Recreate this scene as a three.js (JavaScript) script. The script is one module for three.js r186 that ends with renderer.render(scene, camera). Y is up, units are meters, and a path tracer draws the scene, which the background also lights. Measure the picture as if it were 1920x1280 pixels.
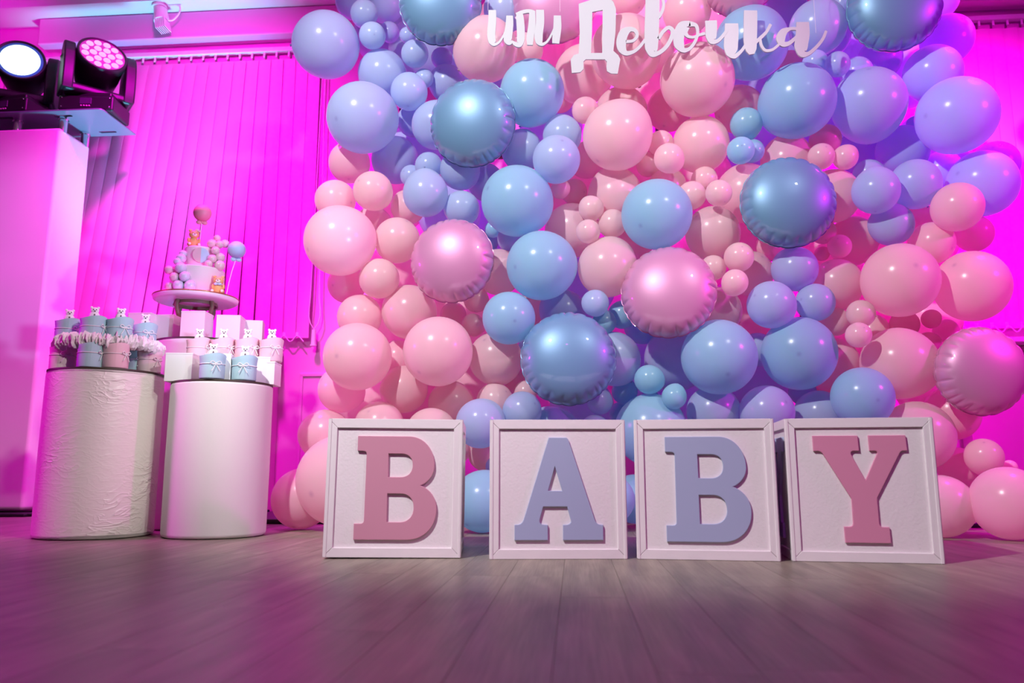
import * as THREE from 'three';
import { RoundedBoxGeometry } from 'three/addons/geometries/RoundedBoxGeometry.js';
import { mergeGeometries } from 'three/addons/utils/BufferGeometryUtils.js';
import { ImprovedNoise } from 'three/addons/math/ImprovedNoise.js';

// ---------------------------------------------------------------- camera, light, exposure
const scene = new THREE.Scene();
scene.background = new THREE.Color(0x000000);
const FOCAL = 1450, EYE = 0.2275, PITCH = Math.atan(240 / FOCAL), YAW = THREE.MathUtils.degToRad(4.6);
const camera = new THREE.PerspectiveCamera(2 * Math.atan(640 / FOCAL) * 180 / Math.PI, 1.5, 0.05, 40);
camera.rotation.order = 'YXZ';
camera.position.set(0, EYE, 0);
camera.rotation.set(PITCH, YAW, 0);
camera.focus = 2.75;
camera.userData.fStop = 3.2;
camera.updateMatrixWorld(true);

const renderer = new THREE.WebGLRenderer({ antialias: true });
renderer.toneMapping = THREE.LinearToneMapping;
renderer.toneMappingExposure = 1.0;
renderer.shadowMap.enabled = true;

function spot(color, intensity, from, to, angle, penumbra, size = 3) {
  const l = new THREE.SpotLight(color, intensity, 0, angle * Math.PI / 180, penumbra, 2);
  l.position.set(...from); l.target.position.set(...to);
  l.castShadow = true; l.shadow.mapSize.set(2048, 2048); l.shadow.radius = size; l.shadow.bias = -0.0005;
  scene.add(l, l.target);
  return l;
}
const lin = (r, g, b) => new THREE.Color().setRGB(r, g, b);
const MAGENTA = lin(1, 0.0, 0.82), CYAN = lin(0.35, 0.8, 1);
// white stage lights from the ceiling, crossing over the balloon wall, with an accent on the pedestals
spot(lin(1, 0.98, 1), 42, [-1.4, 2.8, -0.1], [0.1, 1.0, -2.8], 30, 0.3, 3);
spot(lin(1, 0.98, 0.95), 11.5, [1.6, 2.76, -0.45], [-0.6, 1.1, -2.9], 24, 0.3, 3);
spot(lin(1, 0.98, 0.94), 17, [1.5, 1.9, -0.1], [-2.0, 0.4, -2.6], 10.5, 0.7, 3);
// magenta LED floods on the window wall and from both sides, plus added fills
spot(MAGENTA, 13, [-1.75, 2.8, -2.95], [-2.2, 1.4, -4.2], 62, 0.8, 5);
spot(MAGENTA, 17, [-1.75, 2.8, -2.95], [-2.0, 0.2, -4.2], 50, 0.95, 5);
spot(MAGENTA, 26, [2.2, 2.8, -2.95], [2.1, 0.7, -4.2], 60, 0.8, 5);
spot(MAGENTA, 14, [0.2, 2.85, -3.75], [0.2, 0.6, -4.0], 60, 0.8, 5);  // added unseen lamp, backlights the balloons so the gaps glow
spot(MAGENTA, 14, [-3.6, 1.3, -1.9], [-1.75, 0.4, -2.75], 24, 0.7, 5);
spot(MAGENTA, 24, [3.4, 1.9, -1.4], [1.35, 1.4, -3.0], 36, 0.6, 5);
spot(MAGENTA, 9, [0, 2.9, 1.4], [0.1, 0, -0.4], 32, 0.9, 5);  // added unseen lamp, turns the near floor magenta
spot(MAGENTA, 3.5, [-3.35, 2.3, -3.1], [-3.55, 2.85, -4.2], 34, 0.8, 5);  // added unseen lamp, brightens the upper left wall corner
// cool beam from low at the right that grazes past the balloons onto the blinds, column and cake
spot(lin(0.36, 0.62, 1), 42, [2.3, 0.42, 0.1], [-3.05, 1.35, -4.1], 6.6, 0.4, 4);
// cyan uplight on the floor between column and pedestals, washing the plate, the blinds' edge and the soffit
spot(lin(0.16, 0.66, 1), 34, [-2.12, 0.12, -3.85], [-2.5, 2.95, -4.05], 20, 0.6, 6);

// ---------------------------------------------------------------- helpers
let seed = 20240611;
const rnd = () => { seed = (seed * 1664525 + 1013904223) >>> 0; return seed / 4294967296; };
const rr = (a, b) => a + (b - a) * rnd();
const noise = new ImprovedNoise();
const fbm = (x, y, z, o = 4) => { let s = 0, a = 0.5; for (let i = 0; i < o; i++) { s += a * noise.noise(x, y, z); x *= 2.03; y *= 2.03; z *= 2.03; a *= 0.5; } return s; };
const used = new Map();
function numbered(name) { const n = used.get(name) ?? 0; used.set(name, n + 1); return n ? name + '_' + String(n).padStart(3, '0') : name; }
function shade(o) { o.castShadow = true; o.receiveShadow = true; return o; }
function mesh(name, geo, mat, parent = scene) {
  const m = shade(new THREE.Mesh(Array.isArray(geo) ? mergeGeometries(geo.map((g) => (g.index ? g.toNonIndexed() : g))) : geo, mat));
  m.name = parent === scene ? numbered(name) : name;
  if (parent !== scene) { const k = parent.children.filter((c) => c.name.replace(/_\d{3}$/, '') === name).length; if (k) m.name = name + '_' + String(k).padStart(3, '0'); }
  parent.add(m);
  return m;
}
function thing(name, label, category, pos = [0, 0, 0], turn = 0, group) {
  const g = new THREE.Group(); g.name = numbered(name); g.position.set(...pos); g.rotation.y = turn;
  scene.add(g);
  return tag(g, label, category, group);
}
function tag(o, label, category, group) { o.userData.label = label; o.userData.category = category; if (group) o.userData.group = group; return o; }
function struct(name, geo, mat, parent = scene) { const m = mesh(name, geo, mat, parent); if (parent === scene) m.userData.kind = 'structure'; return m; }
const box = (w, h, d, x = 0, y = 0, z = 0) => new THREE.BoxGeometry(w, h, d).translate(x, y, z);
const rbox = (w, h, d, r, x = 0, y = 0, z = 0, s = 2) => new RoundedBoxGeometry(w, h, d, s, r).translate(x, y, z);
const cyl = (r0, r1, h, x = 0, y = 0, z = 0, s = 40) => new THREE.CylinderGeometry(r0, r1, h, s).translate(x, y, z);
const ball = (r, x, y, z, sx = 1, sy = 1, sz = 1, n = 20) => new THREE.SphereGeometry(r, n, Math.round(n * 0.7)).scale(sx, sy, sz).translate(x, y, z);
const V = (x, y, z) => new THREE.Vector3(x, y, z);
const tube = (pts, r, n = 40, s = 8, closed = false) => new THREE.TubeGeometry(new THREE.CatmullRomCurve3(pts.map((p) => V(...p)), closed), n, r, s, closed);
// the point where the sight line through a photograph pixel meets the plane z = const or y = const
const sight = (px, py) => V((px - 960) / FOCAL, (640 - py) / FOCAL, -1).applyEuler(camera.rotation);
const onZ = (px, py, z) => sight(px, py).multiplyScalar(z / sight(px, py).z).add(camera.position);
const onY = (px, py, y) => { const r = sight(px, py); return r.multiplyScalar((y - EYE) / r.y).add(camera.position); };
function dataTex(w, h, f, srgb = false, wrap = true) {
  const d = new Uint8Array(w * h * 4);
  for (let y = 0; y < h; y++) for (let x = 0; x < w; x++) {
    const c = f(x / w, y / h), i = (y * w + x) * 4;
    if (typeof c === 'number') d[i] = d[i + 1] = d[i + 2] = Math.max(0, Math.min(255, c * 255));
    else for (let k = 0; k < 3; k++) d[i + k] = Math.max(0, Math.min(255, c[k] * 255));
    d[i + 3] = 255;
  }
  const t = new THREE.DataTexture(d, w, h, THREE.RGBAFormat);
  if (srgb) t.colorSpace = THREE.SRGBColorSpace;
  t.magFilter = THREE.LinearFilter; t.minFilter = THREE.LinearMipmapLinearFilter; t.generateMipmaps = true;
  if (wrap) t.wrapS = t.wrapT = THREE.RepeatWrapping;
  t.needsUpdate = true;
  return t;
}
const std = (r, g, b, rough = 0.6, extra = {}) => new THREE.MeshPhysicalMaterial({ color: lin(r, g, b), roughness: rough, ...extra });

// ---------------------------------------------------------------- materials
const woodTex = dataTex(1024, 512, (u, v) => {
  const x = u * 4, y = v * 26;
  const warp = fbm(x * 0.9, y * 0.12, 3.1, 3) * 5;
  const ring = 0.5 + 0.5 * Math.sin((y * 0.55 + warp) * 2.4);
  const fine = fbm(x * 3, y * 9, 9.7, 3), coarse = fbm(x * 1.3, y * 0.5, 1.2, 3);
  const k = 0.60 + 0.055 * (ring - 0.5) + 0.14 * fine + 0.12 * coarse;
  return [k * 1.0, k * 0.935, k * 0.87];
}, true);
const WOOD = [1, 0.93, 1.06, 0.97].map((k) => new THREE.MeshPhysicalMaterial({ map: woodTex, color: lin(0.70 * k, 0.70 * k, 0.62 * k), roughness: 0.4, specularIntensity: 0.6 }));
const DARK = std(0.02, 0.018, 0.017, 0.8);
const WALL_LIT = std(0.8, 0.34, 0.68, 0.85);  // magenta light put into the wall colour, green held down
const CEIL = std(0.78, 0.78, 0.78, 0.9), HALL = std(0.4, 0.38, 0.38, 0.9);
const BLIND_LIT = std(0.8, 0.32, 0.68, 0.75);  // slat colour also holds the magenta light
const WHITE_PLASTIC = std(0.85, 0.85, 0.85, 0.4);
const paintTex = dataTex(512, 512, (u, v) => 0.5 + 0.55 * fbm(u * 60, v * 60, 4.4, 3) + 0.35 * fbm(u * 24, v * 9, 8.1, 2));
const PAINT = std(0.76, 0.71, 0.72, 0.6, { bumpMap: paintTex, bumpScale: 0.0006 });
const LETTER_PINK = std(0.55, 0.25, 0.34, 0.6), LETTER_ROSE = std(0.62, 0.24, 0.37, 0.6), LETTER_BLUE = std(0.35, 0.40, 0.57, 0.6);
const latex = (r, g, b) => new THREE.MeshPhysicalMaterial({ color: lin(r, g, b), roughness: 1, specularIntensity: 0.3, clearcoat: 1, clearcoatRoughness: 0.24, transmission: 0.55, thickness: 0, vertexColors: true });
const PINK = latex(0.98, 0.735, 0.775), SKY = latex(0.46, 0.775, 0.93), PALE = latex(0.60, 0.725, 0.955);
const foilMat = (r, g, b) => new THREE.MeshPhysicalMaterial({ color: lin(r, g, b), roughness: 0.42, metalness: 0.22, clearcoat: 1, clearcoatRoughness: 0.04 });
const FOIL_PINK = foilMat(0.62, 0.27, 0.47), FOIL_BLUE = foilMat(0.15, 0.31, 0.49);
const SIGN = std(0.48, 0.52, 0.52, 0.45);
const BLACK = std(0.012, 0.012, 0.014, 0.45), CHROME = std(0.8, 0.8, 0.82, 0.12, { metalness: 1 });
const CARD = std(0.84, 0.80, 0.80, 0.7), CARD_PINK = std(0.82, 0.66, 0.70, 0.7);

// ---------------------------------------------------------------- the room
const floor = struct('floor', box(11.2, 0.1, 11.8, 0, -0.0605, 1.65), std(0.1, 0.085, 0.075, 0.8));
{
  const pw = 0.118, gap = 0.0007;
  let n = 0;
  for (let i = -29; i < 25; i++) {
    const x = i * pw + 0.03;
    let z = -0.55 + rr(0, 0.9);
    while (z > -4.2) {
      const len = 1.2, z1 = Math.max(z - len, -4.2), z0 = Math.min(z, -0.45);
      if (z0 - z1 > 0.04) {
        const g = new THREE.BoxGeometry(pw - gap, 0.0105, z0 - z1 - gap);
        const p = g.attributes.position, uv = g.attributes.uv, ou = rnd(), ov = rnd();
        for (let k = 0; k < p.count; k++) uv.setXY(k, ou + (p.getZ(k)) / 1.6, ov + p.getX(k) / 0.55);
        g.translate(x, -0.00525, (z0 + z1) / 2);
        mesh('plank', g, WOOD[(n++ * 7 + (i & 3)) % 4], floor);
      }
      z -= len;
    }
  }
}
const ZW = -4.2;
struct('wall_back', box(11.2, 3.3, 0.12, 0, 1.65, ZW - 0.06), WALL_LIT);
struct('wall_left', box(0.12, 3.3, 11.8, -5.54, 1.65, 1.65), HALL);
struct('wall_right', box(0.12, 3.3, 11.8, 5.54, 1.65, 1.65), HALL);
struct('wall_front', box(11.2, 3.3, 0.12, 0, 1.65, 7.5), HALL);
struct('ceiling', box(11.2, 0.12, 11.8, 0, 3.26, 1.65), CEIL);
struct('trim_1', box(10.9, 0.25, 0.22, 0, 3.075, ZW + 0.11), CEIL);          // lowered plaster soffit along the window wall
struct('trim_2', rbox(7.3, 0.17, 0.1, 0.01, 0.42, 2.862, ZW + 0.05), WALL_LIT);         // pelmet above the blinds
struct('baseboard_back', rbox(10.9, 0.07, 0.018, 0.004, 0, 0.035, ZW + 0.009), WALL_LIT);
// panelled box under the window with its sill board
{
  const w = struct('trim_3', box(2.44, 0.85, 0.1, -2.87, 0.425, ZW + 0.05), WALL_LIT);
  const s = struct('trim_4', rbox(2.48, 0.03, 0.2, 0.008, -2.87, 0.868, ZW + 0.1), WHITE_PLASTIC);
  struct('trim_5', [rbox(0.02, 0.7, 0.01, 0.004, -1.52, 0.4, ZW + 0.003), rbox(0.02, 0.7, 0.01, 0.004, -0.72, 0.4, ZW + 0.003), rbox(0.82, 0.02, 0.01, 0.004, -1.12, 0.75, ZW + 0.003), rbox(0.82, 0.02, 0.01, 0.004, -1.12, 0.06, ZW + 0.003)], WALL_LIT);
  struct('trim_6', rbox(2.2, 0.03, 0.2, 0.008, 2.9, 0.868, ZW + 0.1), WHITE_PLASTIC);
  struct('trim_7', box(2.0, 0.85, 0.1, 3.0, 0.425, ZW + 0.05), WALL_LIT);
}
function blind(label, x0, x1, leanAt, cord) {
  const t = thing('vertical_blind', label, 'blind', [0, 0, ZW + 0.028]);
  const top = 2.70, bottom = 0.955, pitch = 0.076;
  mesh('head_rail', rbox(x1 - x0 + 0.06, 0.028, 0.035, 0.004, (x0 + x1) / 2, 2.712, 0), WHITE_PLASTIC, t);
  const n = Math.round((x1 - x0) / pitch);
  const g0 = [];
  for (let v = 0; v < 3; v++) {                                          // slightly cupped fabric slat
    const g = new THREE.BoxGeometry(0.09, top - bottom - 0.05, 0.0012, 6, 1, 1), p = g.attributes.position;
    for (let k = 0; k < p.count; k++) p.setZ(k, p.getZ(k) + 0.004 * Math.cos(p.getX(k) / 0.043 * 1.5) + v * 0.0006);
    g.computeVertexNormals(); g0.push(g);
  }
  for (let i = 0; i <= n; i++) {
    const x = x0 + i * pitch, lean = leanAt(x);
    const s = mesh('slat', g0[i % 3], BLIND_LIT, t);
    s.rotation.set(0, -0.13 + rr(-0.03, 0.03), -lean, 'ZYX');
    const h = (top + bottom - 0.05) / 2, dy = top - 0.03 - h;
    s.position.set(x - Math.sin(lean) * dy, top - 0.03 - Math.cos(lean) * dy, rr(-0.001, 0.001));
    mesh('carrier', rbox(0.012, 0.034, 0.01, 0.003, x, top - 0.016, 0.002, 1), WHITE_PLASTIC, t);
    mesh('slat_weight', rbox(0.08, 0.028, 0.006, 0.002, x - Math.sin(lean) * dy * 2, bottom + 0.02, 0, 1), WHITE_PLASTIC, t);
  }
  const chain = [];
  for (let i = 0; i <= n; i++) { const x = x0 + i * pitch, l = leanAt(x) * 1.7; chain.push([x - l - 0.018, bottom + 0.012, 0.012], [x - l + 0.02, bottom - 0.022, 0.014]); }
  mesh('bead_chain', tube(chain, 0.0035, chain.length * 4, 6), WHITE_PLASTIC, t);
  if (cord) {
    const x = x1 + 0.075;
    mesh('pull_cord', tube([[x - 0.012, 2.69, 0.02], [x - 0.02, 1.9, 0.02], [x - 0.028, 1.2, 0.02], [x - 0.03, 1.06, 0.02], [x, 1.0, 0.02], [x + 0.03, 1.06, 0.02], [x + 0.022, 1.2, 0.02], [x + 0.012, 1.9, 0.02], [x, 2.69, 0.02]], 0.003, 80, 6), WHITE_PLASTIC, t);
    mesh('cord_weight', [cyl(0.011, 0.013, 0.085, x, 0.955, 0.02, 16), cyl(0.018, 0.018, 0.008, x, 0.91, 0.02, 16)], WHITE_PLASTIC, t);
  }
  return t;
}
blind('long vertical blind tinted with magenta light behind the cake, with a looped pull cord', -3.5, -1.52, (x) => 0.1 * Math.min(1, Math.max(0, (-1.75 - x) / 0.6)), true);
blind('vertical blind tinted with magenta light at the right edge, beyond the balloons', 1.75, 3.6, () => 0, false);

// ---------------------------------------------------------------- fabric-covered lighting stand with its two moving heads
{
  const t = thing('lighting_stand', 'tall fabric-covered column tinted with magenta light at the left edge carrying the stage lights', 'stand', [-3.02, 0, -3.81]);
  const g = new RoundedBoxGeometry(0.62, 2.0, 0.26, 4, 0.018), p = g.attributes.position;
  for (let k = 0; k < p.count; k++) {
    const y = p.getY(k), f = 0.004 * Math.sin(y * 9 + p.getX(k) * 7);
    p.setX(k, p.getX(k) * (1 - 0.012 * Math.cos(y * 1.5)) + f); p.setZ(k, p.getZ(k) * (1 - 0.02 * Math.cos(y * 1.5)));
  }
  g.computeVertexNormals();
  mesh('fabric_cover', g.translate(0, 1.03, 0), std(0.84, 0.62, 0.76, 0.85), t);  // white cover, its colour tinted pink for the magenta light
  mesh('base_plate', rbox(0.7, 0.014, 0.34, 0.004, 0, 0.007, 0), BLACK, t);
  for (const [x, z] of [[-0.26, 0.09], [0.03, 0.09], [0.29, 0.09], [0.29, -0.1], [-0.26, -0.1]]) mesh('chrome_tube', [cyl(0.022, 0.022, 0.09, x, 2.06, z, 24), cyl(0.027, 0.027, 0.012, x, 2.095, z, 24)], CHROME, t);
  const plate = new THREE.Shape();
  const px0 = -0.55, px1 = 0.555, pz0 = -0.15, pz1 = 0.17, r = 0.03;
  plate.moveTo(px0, pz0); plate.lineTo(px1, pz0); plate.lineTo(px1, pz1 - r); plate.quadraticCurveTo(px1, pz1, px1 - r, pz1); plate.lineTo(px0, pz1); plate.closePath();
  for (const [hx, hz] of [[0.3, 0.11], [0.42, -0.1], [-0.03, 0.11], [-0.3, 0.11]]) {
    const h = new THREE.Path(); h.moveTo(hx - 0.04, hz - 0.012); h.lineTo(hx + 0.04, hz - 0.012); h.absarc(hx + 0.04, hz, 0.012, -Math.PI / 2, Math.PI / 2, false); h.lineTo(hx - 0.04, hz + 0.012); h.absarc(hx - 0.04, hz, 0.012, Math.PI / 2, 1.5 * Math.PI, false); plate.holes.push(h);
  }
  mesh('top_plate', new THREE.ExtrudeGeometry(plate, { depth: 0.006, bevelEnabled: true, bevelSize: 0.001, bevelThickness: 0.001, bevelSegments: 1 }).rotateX(Math.PI / 2).translate(0, 2.109, 0), std(0.2, 0.23, 0.3, 0.3, { metalness: 0.25, side: THREE.DoubleSide }), t);
  mesh('fixing_bolt', [cyl(0.006, 0.006, 0.03, -0.2, 2.09, 0.13, 12).rotateZ(0)], CHROME, t);
}
function movingHead(label, pos, turn, aim, leds, glow) {
  const pan = (g) => g.rotateY(aim[1]);
  const t = thing('moving_head_light', label, 'stage light', pos, turn);
  mesh('base', [rbox(0.29, 0.085, 0.2, 0.012, 0, 0.0425, 0), rbox(0.25, 0.03, 0.17, 0.01, 0, 0.097, 0)], BLACK, t);
  const dp = mesh('display_panel', rbox(0.062, 0.036, 0.004, 0.003, 0.0, 0.052, 0.1015), std(0.06, 0.03, 0.08, 0.25), t);
  for (let i = 0; i < 4; i++) mesh('button', cyl(0.0045, 0.0045, 0.006, -0.021 + i * 0.014, 0.025, 0.102, 10).rotateX(0), std(0.55, 0.25, 0.45, 0.5), dp);
  for (const sx of [-1, 1]) for (const sy of [0.02, 0.07]) mesh('screw', new THREE.SphereGeometry(0.004, 10, 8).translate(sx * 0.125, sy, 0.1), CHROME, t);
  for (const s of [-1, 1]) {
    const sh = new THREE.Shape();
    sh.moveTo(-0.075, 0.0); sh.lineTo(0.075, 0.0); sh.quadraticCurveTo(0.09, 0.08, 0.07, 0.2); sh.quadraticCurveTo(0.05, 0.27, 0, 0.275); sh.quadraticCurveTo(-0.05, 0.27, -0.07, 0.2); sh.quadraticCurveTo(-0.09, 0.08, -0.075, 0);
    mesh('yoke_arm', [pan(new THREE.ExtrudeGeometry(sh, { depth: 0.038, bevelEnabled: true, bevelSize: 0.008, bevelThickness: 0.008, bevelSegments: 3, curveSegments: 12 }).rotateY(Math.PI / 2).translate(s * 0.15 - 0.019, 0.115, 0)), pan(new THREE.ConeGeometry(0.03, 0.01, 20).rotateZ(-s * Math.PI / 2).translate(s * 0.182, 0.3, 0))], BLACK, t);
  }
  mesh('yoke_bridge', pan(rbox(0.34, 0.05, 0.15, 0.02, 0, 0.125, 0)), BLACK, t);
  const head = new THREE.Group(); head.name = 'head'; head.position.set(0, 0.3, 0); t.add(head);
  head.rotation.set(aim[0], aim[1], aim[2] ?? 0, 'YXZ');
  const prof = [[0, -0.14], [0.07, -0.14], [0.1, -0.12], [0.112, -0.05], [0.118, 0.03], [0.124, 0.06], [0.124, 0.095], [0.116, 0.1], [0.112, 0.088], [0, 0.088]].map((q) => new THREE.Vector2(q[0], q[1]));
  mesh('housing', new THREE.LatheGeometry(prof, 48).rotateX(Math.PI / 2), BLACK, head);
  const em = new THREE.MeshStandardMaterial({ color: lin(0.1, 0.1, 0.1), emissive: glow[0], emissiveIntensity: glow[1], roughness: 0.3 });
  const rim = new THREE.MeshPhysicalMaterial({ color: glow[2], roughness: 0.25 });
  mesh('lens_plate', cyl(0.111, 0.111, 0.004, 0, 0, 0, 48).rotateX(Math.PI / 2).translate(0, 0, 0.09), rim, head);
  if (leds) {
    const spots = [[0, 0]];
    for (let i = 0; i < 6; i++) spots.push([0.044 * Math.cos(i * Math.PI / 3), 0.044 * Math.sin(i * Math.PI / 3)]);
    for (let i = 0; i < 12; i++) spots.push([0.086 * Math.cos((i + 0.5) * Math.PI / 6), 0.086 * Math.sin((i + 0.5) * Math.PI / 6)]);
    for (const [x, y] of spots) mesh('led_lens', new THREE.SphereGeometry(0.0185, 18, 10, 0, Math.PI * 2, 0, Math.PI / 2).scale(1, 0.45, 1).rotateX(Math.PI / 2).translate(x, y, 0.092), em, head);
  } else mesh('led_lens', new THREE.SphereGeometry(0.096, 36, 12, 0, Math.PI * 2, 0, Math.PI / 2).scale(1, 0.16, 1).rotateX(Math.PI / 2).translate(0, 0, 0.092), em, head);
  // the lamp's own beam, just in front of its glowing face
  head.updateWorldMatrix(true, false); t.updateMatrixWorld(true);
  const a = head.localToWorld(V(0, 0, 0.135)), b = head.localToWorld(V(0, 0, 3));
  spot(glow[3], glow[4], a.toArray(), b.toArray(), glow[5], 0.7, 6);
  return t;
}
movingHead('black moving head stage light with many glowing pink lenses, on the column plate', [-2.585, 2.112, -3.76], 0.12, [-0.42, 0.62, 0], true, [lin(1, 0.30, 0.80), 1.7, lin(0.35, 0.02, 0.28), MAGENTA, 4, 40]);
movingHead('black moving head stage light with one white glowing lens, cut by the left edge', [-3.03, 2.112, -3.76], -0.1, [-0.18, 0.6, 0], false, [lin(0.75, 0.97, 1), 3.2, lin(0.05, 0.3, 0.5), lin(0.5, 0.85, 1), 4, 40]);
{
  const c = onY(300, 10, 2.95);
  const t = thing('ceiling_spotlight', 'small pale ribbed spotlight hanging from the ceiling above the blinds', 'spotlight', [c.x, 2.95, c.z]);
  mesh('mount', cyl(0.04, 0.045, 0.02, 0, -0.01, 0, 24), WHITE_PLASTIC, t);
  mesh('housing', cyl(0.036, 0.044, 0.09, 0, -0.06, 0, 28).rotateZ(0.18).translate(0.0, 0, 0), WHITE_PLASTIC, t);
  for (let i = 0; i < 6; i++) mesh('cooling_fin', rbox(0.004, 0.07, 0.075, 0.001, -0.024 + i * 0.011, -0.13, 0, 1).rotateZ(0.18), WHITE_PLASTIC, t);
  mesh('bracket', tube([[0.05, -0.005, 0], [0.12, -0.01, 0], [0.125, -0.05, 0], [0.085, -0.1, 0], [0.06, -0.1, 0]], 0.005, 30, 8), WHITE_PLASTIC, t);
}
tag(mesh('cable', tube([[-3.6, 0.012, -3.62], [-3.1, 0.012, -3.6], [-2.75, 0.012, -3.64], [-2.3, 0.012, -3.9], [-1.95, 0.012, -4.0], [-1.75, 0.012, -4.05], [-1.6, 0.012, -4.02]], 0.009, 80, 8), BLACK), 'black cable lying on the floor along the foot of the column and wall', 'cable');

// ---------------------------------------------------------------- balloon wall
function balloonGeo(stretch, taper) {
  const N = 34, pts = [], cols = [];
  for (let i = 0; i <= N; i++) {
    const a = Math.PI * i / N, low = Math.max(0, -Math.cos(a));
    pts.push(new THREE.Vector2(Math.max(1e-4, Math.sin(a) * (1 - taper * low * low)), Math.cos(a) * (Math.cos(a) < 0 ? stretch : 1)));
  }
  pts[N].x = 0.03; pts[N].y = -stretch - 0.005;
  pts.push(new THREE.Vector2(0.028, -stretch - 0.05), new THREE.Vector2(0.05, -stretch - 0.075), new THREE.Vector2(0.001, -stretch - 0.08));
  const g = new THREE.LatheGeometry(pts, 48), p = g.attributes.position;
  for (let k = 0; k < p.count; k++) {
    const rad = Math.hypot(p.getX(k), p.getZ(k)), up = p.getY(k) > 0;
    let s = 0;
    if (up) s = 0.24 * Math.exp(-(rad * rad) / 0.0022) + 0.06 * Math.exp(-(rad * rad) / 0.05);
    else s = 0.35 * Math.exp(-(rad * rad) / 0.02);
    cols.push(1 - s * 0.8, 1 - s, 1 - s * 0.6);
  }
  g.setAttribute('color', new THREE.Float32BufferAttribute(cols, 3));
  return g;
}
const BALLOON = [balloonGeo(1.04, 0.03), balloonGeo(1.09, 0.08), balloonGeo(1.14, 0.1)];
const UP = V(0, 1, 0);
function towards(pos, tx, ty) {                                       // a direction given by how it leans sideways and up for someone facing the wall
  const f = V(...pos).sub(V(0, EYE, 0)).normalize().negate(), r = V(0, 1, 0).cross(f).normalize(), u = f.clone().cross(r);
  return r.multiplyScalar(tx).add(u.multiplyScalar(ty)).add(f.multiplyScalar(Math.sqrt(Math.max(0, 1 - tx * tx - ty * ty)))).normalize();
}
function balloon(label, mat, pos, r, tip) {
  if (!tip) { const a = rr(0, Math.PI * 2), s = Math.sin(rr(0.75, 1.35)); tip = [Math.cos(a) * s, Math.sin(a) * s]; }
  const m = mesh('balloon', BALLOON[Math.floor(rnd() * 3)], mat);
  m.position.set(...pos); m.scale.setScalar(r);
  m.quaternion.setFromUnitVectors(UP, towards(pos, ...tip));
  return tag(m, label, 'balloon', mat === PINK ? 'pink latex balloons of the balloon wall' : mat === SKY ? 'sky blue latex balloons of the balloon wall' : 'pale blue latex balloons of the balloon wall');
}
function foilGeo(seedAt) {
  const A = 240, B = 30, pos = [], idx = [];
  const n = 25, ph = [];
  let acc = 0; const edges = [];
  for (let i = 0; i < n; i++) { edges.push(acc); acc += 0.6 + 0.8 * Math.abs(Math.sin(seedAt * 7.3 + i * 12.9898)); }
  const pk = (f) => { const q = f * acc; let i = 0; while (i < n - 1 && edges[i + 1] <= q) i++; const e1 = i < n - 1 ? edges[i + 1] : acc, u = (q - edges[i]) / (e1 - edges[i]); return [Math.pow(Math.sin(Math.PI * u), 0.4), 0.55 + 0.45 * Math.abs(Math.sin(i * 4.1 + seedAt))]; };
  for (let j = 0; j <= 2 * B; j++) for (let i = 0; i <= A; i++) {
    const a = Math.PI * (j / (2 * B)), f = (i % A) / A, phi = f * Math.PI * 2;
    const rho = Math.sin(a), [bulge, amp] = pk(f), s = THREE.MathUtils.smoothstep(rho, 0.80, 1) * amp;
    const R = rho * (1 - 0.032 * s * (1 - bulge)), h = 0.58 * Math.sign(Math.cos(a)) * Math.pow(Math.abs(Math.cos(a)), 0.86) * (1 - 0.26 * s * (1 - bulge));
    pos.push(R * Math.cos(phi), R * Math.sin(phi), h);
  }
  for (let j = 0; j < 2 * B; j++) for (let i = 0; i < A; i++) { const k = j * (A + 1) + i; idx.push(k, k + A + 1, k + 1, k + 1, k + A + 1, k + A + 2); }
  const g = new THREE.BufferGeometry();
  g.setAttribute('position', new THREE.Float32BufferAttribute(pos, 3)); g.setIndex(idx); g.computeVertexNormals();
  const rp = [], ri = [];
  for (let i = 0; i <= A; i++) {
    const f = (i % A) / A, phi = f * Math.PI * 2, [bulge] = pk(f);
    for (const [q, dz] of [[0.955, 0.004], [1.014, 0.003], [1.014, -0.003], [0.955, -0.004]]) { const R = q * (1 - 0.03 * (1 - bulge)); rp.push(R * Math.cos(phi), R * Math.sin(phi), dz + 0.012 * Math.sin(f * 140 + seedAt) * (q > 1 ? 1 : 0.3)); }
    if (i < A) for (let k = 0; k < 4; k++) { const a = i * 4 + k, b = i * 4 + (k + 1) % 4; ri.push(a, a + 4, b, b, a + 4, b + 4); }
  }
  const s = new THREE.BufferGeometry();
  s.setAttribute('position', new THREE.Float32BufferAttribute(rp, 3)); s.setIndex(ri); s.computeVertexNormals();
  return [g, s];
}
let foils = 0;
function foil(label, mat, pos, r, tilt) {
  const [g, s] = foilGeo(1 + foils++ * 1.7);
  const m = mesh('foil_balloon', g, mat);
  mesh('seam', s, mat, m);
  m.position.set(...pos); m.scale.setScalar(r);
  m.quaternion.setFromUnitVectors(V(0, 0, 1), towards(pos, ...tilt));
  return tag(m, label, 'foil balloon', mat === FOIL_PINK ? 'pink foil balloons' : 'blue foil balloons');
}
balloon('large pale blue balloon left of the top left blue foil', PALE, [-1.032, 2.011, -2.970], 0.139);
balloon('half-hidden small pale blue balloon left of the top left blue foil, second from it', PALE, [-0.987, 2.328, -3.160], 0.074);
balloon('small pale blue balloon left of the top left blue foil', PALE, [-0.887, 2.179, -3.020], 0.059);
balloon('half-hidden small pale blue balloon left of the top left blue foil, nearest to it', PALE, [-0.828, 2.309, -3.160], 0.079);
balloon('small pale blue balloon below left of the top left blue foil, third from it', PALE, [-0.834, 2.044, -2.970], 0.056, [0.15, 0.1]);
balloon('half-hidden small pale blue balloon below left of the top left blue foil', PALE, [-0.809, 2.172, -3.160], 0.045);
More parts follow.
